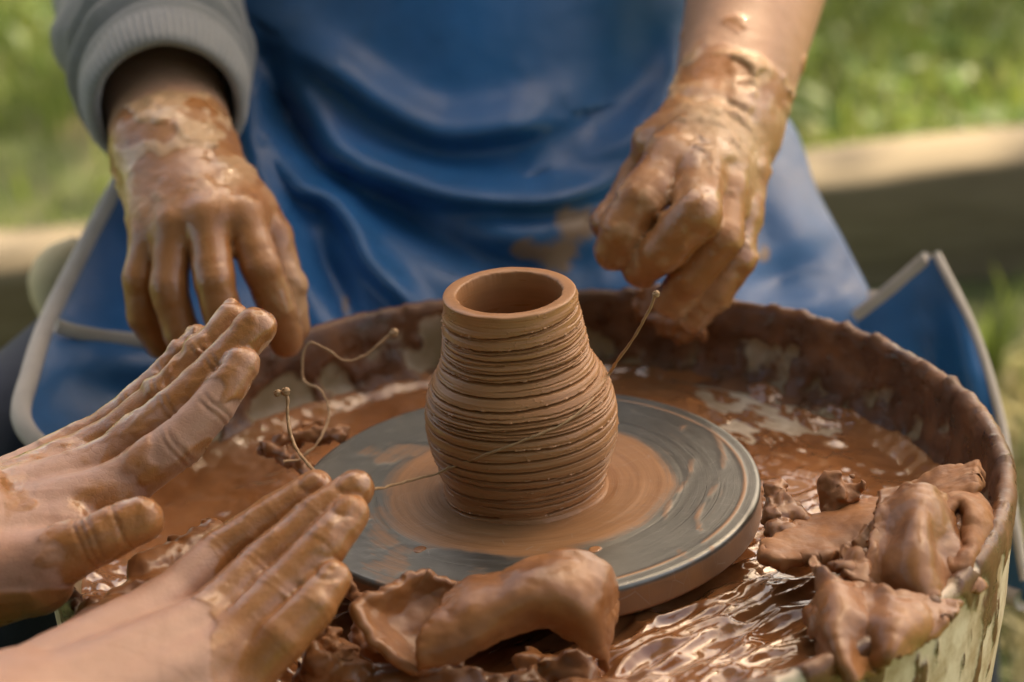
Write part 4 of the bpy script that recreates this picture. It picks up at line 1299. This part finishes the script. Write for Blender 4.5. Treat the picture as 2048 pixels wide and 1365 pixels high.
# ---- helper's left hand (seen along its thumb edge, fingers up and to the right)
w = P(-50, 1062, 1.432)
mcI, mcM, mcRg, mcP = P(205, 1000, 1.435), P(190, 950, 1.458), P(172, 922, 1.482), P(152, 905, 1.505)
elbow = P(-520, 1210, 1.30)
el3 = unit(elbow - w)
palmU = [(P(-50, 1075, 1.425), mcI, .0205, .0160), (P(-50, 1045, 1.437), mcM, .0210, .0150), (P(-55, 1020, 1.452), mcRg, .0190, .0140), (P(-60, 1010, 1.468), mcP, .0170, .0130),
         (P(-60, 1130, 1.415), P(120, 1085, 1.420), .0300, .0210), (P(40, 1080, 1.43), P(225, 1020, 1.440), .0220, .0150), (P(-60, 1160, 1.405), P(70, 1150, 1.398), .0270, .0190)]
fU = [([mcI, P(352, 890, 1.436), P(425, 816, 1.440), P(482, 730, 1.446)], [.0150, .0122, .0110, .0090]),
      ([mcM, P(352, 824, 1.456), P(440, 738, 1.458), P(512, 655, 1.462)], [.0148, .0124, .0114, .0098]),
      ([mcRg, P(330, 800, 1.480), P(412, 712, 1.482), P(466, 642, 1.486)], [.0138, .0116, .0106, .0092]),
      ([mcP, P(272, 815, 1.500), P(340, 750, 1.502), P(394, 690, 1.506)], [.0124, .0104, .0096, .0082]),
      ([P(20, 1140, 1.398), P(100, 1118, 1.390), P(196, 1078, 1.386), P(283, 1040, 1.388)], [.0200, .0150, .0122, .0110])]
armU = [(P(-50, 1035, 1.445), P(-50, 1035, 1.445) + el3 * 0.16, .0225, .029), (P(-50, 1085, 1.42), P(-50, 1085, 1.42) + el3 * 0.16, .0235, .031), (w, elbow, .0240, .046)]
fdir = unit(P(482, 730, 1.446) - mcI)                      # along the fingers
ddir = unit(-(P(250, 928, 1.44) - P(334, 989, 1.44)) * -1)  # towards the backs of the fingers
ddir = unit(P(250, 928, 1.44) - P(334, 989, 1.44))
wU = w
def clayU(p):
    s_ = (p - mcI) @ fdir; q_ = (p - mcI) @ ddir; deep = (p - mcI) @ FW
    n = fbm(p, 42, 3, 24) - 0.5
    idx_front = 0.62 * sstep(0.003, 0.008, q_ + 0.010 * n) * sstep(0.005, 0.04, s_)
    others = sstep(0.006, 0.014, deep + 0.010 * n) * sstep(0.012, 0.040, s_ + 0.022 * (q_ > 0) + 0.03 * n)
    ta, tb = P(100, 1118, 1.390), P(283, 1040, 1.388)
    tt_ = (p - ta) @ unit(tb - ta)
    td = np.linalg.norm(p - ta - np.clip(tt_, 0, 1)[:, None] * unit(tb - ta), axis=1)
    tl = np.linalg.norm((p - ta) - tt_[:, None] * unit(tb - ta), axis=1)
    thumb = 0.95 * sstep(0.019, 0.014, tl) * sstep(-0.010, 0.012, tt_ + 0.030 * n) * sstep(0.020, 0.008, deep)
    web = np.exp(-(np.linalg.norm((p - P(200, 1005, 1.420)) * np.array([1, 1, 1.6]), axis=1) / 0.026) ** 2) * 0.72
    low = 0.8 * sstep(0.018, 0.03, -((p - wU) @ UP)) * sstep(-0.02, 0.02, (p - wU) @ RT)
    palm_film = 0.60 * sstep(-0.02, 0.02, (p - wU) @ RT) * sstep(0.42, 0.56, fbm(p, 26, 3, 26)) * sstep(0.03, 0.0, s_)
    idx_film = 0.56 * sstep(0.44, 0.54, fbm(p, 30, 3, 29)) * (s_ > 0)
    return np.clip(np.maximum.reduce([idx_front, others, thumb, web, low, palm_film, idx_film]) + 0.35 * n, 0, 1)
def thickU(p):
    s_ = (p - mcI) @ fdir; q_ = (p - mcI) @ ddir
    rid = sstep(0.004, 0.012, q_)
    return np.clip(0.75 * rid * sstep(0.02, 0.05, s_) * sstep(0.40, 0.55, fbm(p, 90, 2, 27)), 0, 1) * 0.8
pal = -ddir
crU = []
for fp, fr in fU[:4]:
    fp = [np.asarray(a) for a in fp]
    crU += creases_for(fp, fr, unit(pal + VIEW), 0.0012)
tp = [np.asarray(a) for a in fU[4][0]]
axT = unit(tp[3] - tp[2])
for o_ in (-0.006, -0.0025, 0.001, 0.014):
    crU.append((tp[2] + axT * o_, axT, unit(VIEW + 0.3 * UP), 0.0011, 0.0009, .0165))
UH = hand(palmU, fU, armU, clayU, thickU, 0.0011, crU, kpalm=0.0045, seed=23)

# ---- helper's right hand (back of the hand up, fingers reaching over the wheel edge)
w = P(40, 1440, 1.290)
mcI, mcM, mcRg, mcP = P(318, 1222, 1.372), P(392, 1262, 1.352), P(436, 1316, 1.340), P(470, 1378, 1.338)
elbow = P(-420, 1800, 1.12)
el4 = unit(elbow - w)
palmD = [(P(20, 1395, 1.300), mcI, .0195, .0140), (P(60, 1420, 1.285), mcM, .0200, .0150), (P(90, 1460, 1.280), mcRg, .0195, .0145), (P(120, 1500, 1.282), mcP, .0185, .0135),
         (P(120, 1360, 1.325), P(330, 1270, 1.372), .0200, .0150), (P(170, 1420, 1.305), P(420, 1330, 1.358), .0190, .0150)]
fD = [([mcI, P(440, 1104, 1.395), P(550, 1030, 1.402), P(632, 974, 1.406)], [.0140, .0108, .0098, .0086]),
      ([mcM, P(516, 1138, 1.374), P(634, 1034, 1.386), P(708, 980, 1.392)], [.0145, .0112, .0104, .0096]),
      ([mcRg, P(552, 1190, 1.358), P(648, 1092, 1.370), P(698, 1028, 1.380)], [.0142, .0116, .0106, .0098]),
      ([mcP, P(560, 1282, 1.340), P(624, 1216, 1.348), P(664, 1158, 1.358)], [.0138, .0114, .0106, .0092]),
      ([P(120, 1330, 1.345), P(200, 1265, 1.392), P(275, 1215, 1.42), P(330, 1190, 1.43)], [.0170, .0140, .0120, .0105])]
armD = [(P(20, 1405, 1.298), P(20, 1405, 1.298) + el4 * 0.15, .0225, .029), (P(95, 1480, 1.282), P(95, 1480, 1.282) + el4 * 0.15, .0225, .029), (w, elbow, .0235, .045)]
fd4 = unit(P(632, 974, 1.406) - mcI)
cross4 = unit(mcP - mcI)
mI4 = mcI
def clayD(p):
    s_ = (p - mI4) @ fd4; q_ = (p - mI4) @ cross4
    n = fbm(p, 55, 3, 34) - 0.5
    edge = np.interp(q_, [-0.02, 0.0, 0.018, 0.036, 0.050, 0.062, 0.09], [0.040, 0.034, 0.014, 0.010, 0.000, -0.012, -0.035])
    under = 0.9 * sstep(0.012, 0.022, (p - mI4) @ FW - 0.1 * s_)
    return np.clip(np.maximum(sstep(-0.006, 0.006, s_ - edge + 0.016 * n) * 0.95, under), 0, 1)
thickD = lambda p: np.clip(0.40 * sstep(0.55, 0.68, fbm(p, 70, 3, 37)), 0, 1) * sstep(0.040, 0.065, (p - mI4) @ fd4 + 0.20 * ((p - mI4) @ cross4))
crD = sum([creases_for([np.asarray(a) for a in f_[0]], f_[1], VIEW, 0.0003) for f_ in fD[:4]], [])
dorsD = unit(VIEW + 0.5 * UP - 0.25 * RT)
DH = hand(palmD, fD, armD, clayD, thickD, 0.0011, crD, kpalm=0.005, seed=33, relief=0.5,
          nails=[(np.asarray(f_[0][3]), np.asarray(f_[0][3]) - np.asarray(f_[0][2]), dorsD, f_[1][3]) for f_ in fD[:4]])

# ---- helper's arms and trunk, outside the picture to the left
eU, eD = P(-520, 1210, 1.30), P(-420, 1800, 1.12)
sU, sD = np.array([-.66, -.16, .36]), np.array([-.60, -.62, .36])
V, F = coarse([(eU, sU, .043, .058), (eD, sD, .043, .058), (sU, sD, .065, .065), (np.array([-.72, -.38, .30]), np.array([-.80, -.38, -.05]), .13, .14), (np.array([-.66, -.40, .42]), np.array([-.64, -.40, .52]), .06, .05)], 0.009)
trunk = (V, F, {"clay": np.zeros(len(V)), "thick": np.zeros(len(V))})
V, F, A = merge([UH, DH, trunk])
new_obj("body", mesh_np("body", V, F, A), mat_hand2, person2)
V, F = coarse([(eU + unit(sU - eU) * .05, sU, .060, .074), (eD + unit(sD - eD) * .05, sD, .060, .074), (sU, sD, .085, .085), (np.array([-.72, -.38, .30]), np.array([-.80, -.38, -.10]), .15, .16)], 0.010)
new_obj("shirt", mesh_np("shirt", V, F), mat_shirt, person2)
V, F = coarse([(np.array([-.78, -.30, -.12]), np.array([-.42, -.16, -.10]), .09, .07), (np.array([-.42, -.16, -.10]), np.array([-.46, -.12, GROUND + .06]), .065, .05),
               (np.array([-.78, -.46, -.12]), np.array([-.42, -.60, -.10]), .09, .07), (np.array([-.42, -.60, -.10]), np.array([-.46, -.58, GROUND + .06]), .065, .05)], 0.010)
new_obj("trousers", mesh_np("trousers", V, F), mat_denim, person2)

# ---- potter's clothes
def ring_tube(path, radii, nseg, ns, fold, thick=0.0025):
    """open cloth tube round a path; fold(t, a, pos) -> radial offset"""
    q = catmull(np.c_[np.asarray(path, float), np.asarray(radii, float)], ns)
    c, rad = q[:, :3], q[:, 3]
    T = np.gradient(c, axis=0); T /= np.linalg.norm(T, axis=1)[:, None]
    N = np.cross(T, np.array([1.0, 0.05, 0.1])); N /= np.linalg.norm(N, axis=1)[:, None]
    B = np.cross(T, N)
    a = np.linspace(0, 2 * np.pi, nseg, endpoint=False)
    t = np.linspace(0, 1, ns)
    A_, T_ = np.meshgrid(a, t, indexing='ij')
    off = fold(T_, A_)
    r = rad[None] + off
    G = c[None] + (np.cos(A_) * r)[..., None] * N[None] + (np.sin(A_) * r)[..., None] * B[None]
    I = c[None] + (np.cos(A_) * (r - thick))[..., None] * N[None] + (np.sin(A_) * (r - thick))[..., None] * B[None]
    n = nseg * ns
    F = grid_faces(nseg, ns, True)
    V = np.concatenate([G.reshape(-1, 3), I.reshape(-1, 3)])
    i = np.arange(nseg); i2 = (i + 1) % nseg
    rim0 = np.stack([i * ns, i2 * ns, i2 * ns + n, i * ns + n], -1)[:, ::-1]
    rim1 = np.stack([i * ns + ns - 1, i2 * ns + ns - 1, i2 * ns + ns - 1 + n, i * ns + ns - 1 + n], -1)
    return V, np.concatenate([F, F[:, ::-1] + n, rim0, rim1])

sweater = None
c0 = P(335, 212, 1.752); ax0 = unit(eR - c0)
def fold_sleeve(t, a):
    nz = fbm(np.c_[np.cos(a).ravel() * 1.1, np.sin(a).ravel() * 1.1, t.ravel() * 4.5], 1.0, 3, 6).reshape(t.shape) - 0.5
    return 0.018 * nz * sstep(0.0, 0.25, t) + 0.0055 * np.sin(t * 46 + 1.3 * np.sin(a + 0.6)) * sstep(0.02, 0.12, t) * sstep(0.75, 0.3, t)
V, F = ring_tube([c0 + ax0 * .026, c0 + ax0 * .06, c0 + ax0 * .11, eR + ax0 * .01, eR * .5 + shR * .5 + [-.01, .0, .0], shR], [.052, .056, .058, .062, .064, .072], 160, 150, fold_sleeve, 0.003)
sweater = new_obj("sweater_sleeve", mesh_np("sweater_sleeve", V, F), mat_knit, person1)
def fold_cuff(t, a):
    return 0.0011 * np.abs(np.sin(a * 34)) + 0.004 * (fbm(np.c_[np.cos(a).ravel(), np.sin(a).ravel(), t.ravel() * .6], 1.6, 2, 9).reshape(t.shape) - 0.5) + 0.0022 * np.sin(t * np.pi)
V, F = ring_tube([c0 - ax0 * .004, c0, c0 + ax0 * .012, c0 + ax0 * .028, c0 + ax0 * .034], [.0455, .0470, .0490, .0500, .0485], 420, 28, fold_cuff, 0.0045)
new_obj("cuff", mesh_np("cuff", V, F), mat_knit, sweater)
# the left sleeve is pushed up above the elbow
aL = unit(shL - eL)
V, F = ring_tube([eL + unit(P(1560, -240, 1.86) - P(1452, 238, 1.712)) * -0.055, eL - aL * 0.0, eL + aL * .06, eL * .5 + shL * .5, shL], [.050, .058, .062, .066, .074], 140, 90,
                 lambda t, a: 0.010 * (fbm(np.c_[np.cos(a).ravel(), np.sin(a).ravel(), t.ravel() * 7], 1.3, 3, 12).reshape(t.shape) - 0.5) * sstep(0, .1, t), 0.003)
new_obj("sweater_sleeve", mesh_np("sweater_sleeve", V, F), mat_knit, person1)
V, F = coarse([(shR, shL, .075, .075), (chest + [-.07, 0, 0], belly + [-.06, 0, -.02], .10, .105), (chest + [.07, 0, 0], belly + [.06, 0, -.02], .10, .105)], 0.010)
new_obj("sweater_body", mesh_np("sweater_body", V, F), mat_knit, person1)

kneeR, kneeL = P(10, 955, 1.76), P(1800, 985, 1.90)
V, F = coarse([(hipR, kneeR, .09, .062), (kneeR, np.array([kneeR[0] - .04, kneeR[1] + .02, GROUND + .07]), .060, .048), (hipL, kneeL, .09, .062), (kneeL, np.array([kneeL[0] + .03, kneeL[1] + .05, GROUND + .07]), .060, .048),
               (hipR, hipL, .10, .10)], 0.008)
new_obj("trousers", mesh_np("trousers", V, F), mat_denim, person1)
for k_, sx in ((kneeR, -.04), (kneeL, .03)):
    a_ = np.array([k_[0] + sx, k_[1] + .06, GROUND + .035])
    V, F = coarse([(a_, a_ + [sx * .4, -.14, -.008], .042, .034), (a_, a_ + [0, .02, .03], .04, .04)], 0.007)
    new_obj("shoe", mesh_np("shoe", V, F), mat_shirt, person1)

# stool under the potter
st = empty("stool", (0, .62, GROUND))
tag(st, "plain wooden stool under the seated potter", "stool")
V, F = tube([(0, .62, -.205), (0, .62, -.20), (0, .62, -.17), (0, .62, -.165)], [.15, .16, .16, .15], 36)
new_obj("seat", mesh_np("seat", V, F), mat_timber, st)
for sx in (-1, 1):
    for sy in (-1, 1):
        V, F = tube([(sx * .13, .62 + sy * .13, GROUND), (sx * .09, .62 + sy * .09, -.2)], [.016, .019], 12)
        new_obj("leg", mesh_np("leg", V, F), mat_timber, st)

# apron
def ridge(X, Y, line, width, amp, one_sided=0.0):
    L = catmull(np.array(line, float), 260)
    d2 = np.full(X.shape, 1e9)
    sd = np.zeros(X.shape)
    T = np.gradient(L, axis=0)
    for i in range(len(L)):
        dx, dy = X - L[i, 0], Y - L[i, 1]
        q = dx * dx + dy * dy
        m = q < d2
        d2 = np.where(m, q, d2)
        sd = np.where(m, dx * T[i, 1] - dy * T[i, 0], sd)
    wdt = np.where(sd > 0, width * (1 + one_sided), width * (1 - one_sided))
    # fade towards the line's ends
    e = np.minimum(np.hypot(X - L[0, 0], Y - L[0, 1]), np.hypot(X - L[-1, 0], Y - L[-1, 1]))
    return amp * np.exp(-d2 / wdt ** 2) * (0.35 + 0.65 * sstep(0, 120, e))

def cloth(rows, nu, nv, ridges, wr=0.006, seed=0):
    pix = patch(np.array(rows, float), nu, nv)
    X, Y, D = pix[..., 0], pix[..., 1], pix[..., 2]
    off = np.zeros(X.shape)
    for r_ in ridges:
        off += ridge(X, Y, *r_)
    q = np.stack([X.ravel() / 260, Y.ravel() / 260, 0 * X.ravel()], -1)
    off += wr * (fbm(q, 1.0, 4, seed).reshape(X.shape) - 0.5) * 2
    D = D - off
    G = CAM + (FW + ((X - 1024) / FPX)[..., None] * RT - ((Y - 682.5) / FPX)[..., None] * UP) * D[..., None]
    return G, X, Y

rows = [
    [(520, -130, 1.945), (720, -130, 1.900), (950, -130, 1.880), (1180, -130, 1.900), (1395, -130, 1.945)],
    [(470, 0, 1.940), (700, 0, 1.895), (950, 0, 1.870), (1200, 0, 1.890), (1432, 20, 1.940)],
    [(395, 130, 1.930), (670, 130, 1.885), (950, 130, 1.862), (1230, 130, 1.880), (1500, 150, 1.945)],
    [(300, 258, 1.905), (630, 260, 1.870), (950, 260, 1.855), (1270, 262, 1.868), (1588, 258, 1.935)],
    [(238, 368, 1.865), (600, 375, 1.850), (950, 380, 1.838), (1300, 378, 1.850), (1632, 380, 1.910)],
    [(168, 500, 1.815), (570, 480, 1.825), (950, 485, 1.812), (1330, 485, 1.828), (1690, 490, 1.880)],
    [(98, 640, 1.760), (520, 590, 1.800), (950, 575, 1.790), (1350, 585, 1.805), (1745, 600, 1.850)],
    [(62, 745, 1.710), (470, 700, 1.775), (950, 665, 1.785), (1370, 680, 1.800), (1790, 705, 1.835)],
    [(44, 842, 1.680), (420, 800, 1.760), (950, 760, 1.800), (1390, 780, 1.810), (1830, 805, 1.830)],
    [(112, 926, 1.668), (420, 900, 1.750), (950, 860, 1.815), (1400, 880, 1.820), (1860, 905, 1.830)]]
folds = [
    ([(575, 80), (668, 142), (776, 216), (883, 264), (1000, 256), (1130, 230)], 42, 0.020, 0.3),
    ([(600, 235), (660, 300), (722, 336), (830, 372), (937, 394), (1098, 398), (1240, 350), (1340, 240)], 34, 0.024, 0.3),
    ([(1375, 40), (1360, 120), (1320, 210), (1240, 285), (1120, 330)], 40, 0.016, -0.2),
    ([(530, 120), (560, 200), (610, 280), (680, 350)], 30, -0.028, 0.0),
    ([(690, 350), (780, 412), (885, 480), (1000, 530), (1150, 560)], 42, -0.018, 0.0),
    ([(545, 300), (600, 372), (660, 398), (705, 450), (735, 515), (790, 580), (850, 640)], 24, 0.020, 0.2),
    ([(500, 180), (505, 300), (550, 420), (590, 540), (640, 640)], 32, 0.016, 0.0),
    ([(640, 440), (650, 520), (690, 600), (720, 660)], 34, -0.016, 0.0),
    ([(900, 450), (1010, 470), (1140, 450), (1280, 440)], 50, 0.012, 0.0),
    ([(1520, 330), (1590, 440), (1650, 560)], 60, 0.012, 0.0),
    ([(1450, 600), (1560, 560), (1660, 520)], 40, -0.012, 0.0),
    ([(120, 690), (260, 720), (400, 745)], 40, 0.006, 0.0),
    ([(150, 800), (260, 790), (380, 770)], 40, -0.006, 0.0)]
G, X, Y = cloth(rows, 260, 260, folds, 0.004, 3)
blob = lambda cx, cy, sx, sy, a: a * np.exp(-((X - cx) / sx) ** 2 - ((Y - cy) / sy) ** 2)
stain = 0.30 * fbm(np.stack([X.ravel() / 120, Y.ravel() / 120, 0 * X.ravel()], -1), 1.0, 3, 5).reshape(X.shape) \
    + blob(1150, 445, 60, 45, .50) + blob(1060, 500, 60, 35, .45) + blob(1130, 520, 50, 40, .42) + blob(690, 610, 20, 40, .40) + blob(1340, 70, 40, 25, .35) + blob(1525, 510, 22, 35, .45) + blob(1195, 270, 26, 26, .3)
V, F = sheet_mesh(G, 0.0022, edge_round=False)
apron = new_obj("apron", mesh_np("apron", V, F, {"stain": np.r_[stain.ravel(), stain.ravel()]}), mat_apron, person1)

def flat_tube(path3, w, n):
    V, F = tube(path3, w, 14, n)
    q = catmull(np.asarray(path3, float), n)
    c_ = np.concatenate([np.tile(q, (14, 1)), q[:1], q[-1:]])
    d_ = V - c_
    return c_ + d_ - np.outer(d_ @ FW, FW) * 0.72, F

def binding(path3, w, name="binding", n=120):
    V, F = flat_tube(path3, w, n)
    return new_obj(name, mesh_np(name, V, F), mat_binding, apron)

binding(G[60:, 0][::8], 0.0062)
binding(G[170:, -1][::8], 0.0058)
binding(G[-1, :90][::6], 0.0052)
# pocket seam across the left panel
i_ = [int(v) for v in np.linspace(0, 70, 12)]
seam = [P(x_, y_, d_) for x_, y_, d_ in ((112, 652, 1.738), (150, 664, 1.742), (220, 676, 1.748), (290, 683, 1.752), (360, 690, 1.756))]
binding(np.array(seam), 0.0046, "pocket_binding", 40)
# free flap thrown over the left knee
rows = [[(1640, 694, 1.850), (1760, 604, 1.830), (1872, 508, 1.812)],
        [(1700, 770, 1.830), (1832, 700, 1.805), (1950, 668, 1.785)],
        [(1760, 870, 1.815), (1890, 838, 1.785), (2004, 850, 1.755)],
        [(1800, 1005, 1.805), (1930, 1003, 1.770), (2026, 1020, 1.730)],
        [(1840, 1165, 1.800), (1960, 1175, 1.760), (2058, 1205, 1.712)]]
G2, X, Y = cloth(rows, 120, 90, [([(1900, 560), (1930, 700), (1960, 860)], 30, 0.008, 0.0), ([(1840, 640), (1870, 760), (1900, 900)], 40, -0.010, 0.0)], 0.004, 7)
V, F = sheet_mesh(G2, 0.0022, edge_round=False)
st2 = 0.30 * fbm(V, 20, 3, 6)
flap = new_obj("apron_flap", mesh_np("apron_flap", V, F, {"stain": st2}), mat_apron, person1)
for path in (G2[0][::6], G2[-1][::6]):
    V, F = flat_tube(path, 0.0064, 60)
    new_obj("binding", mesh_np("binding", V, F), mat_binding, flap)
V, F = tube(G2[:, -1][::8], 0.0030, 12, 80)
new_obj("binding", mesh_np("binding", V, F), mat_apron if False else mat_binding, flap)
# knotted end of the apron tie at the hip
V, F = tube([P(165, 500, 1.93), P(130, 540, 1.92), P(112, 580, 1.91), P(105, 640, 1.90)], [.012, .020, .019, .008], 14, 24)
new_obj("tie_end", mesh_np("tie_end", V, F), mat_straw, apron)
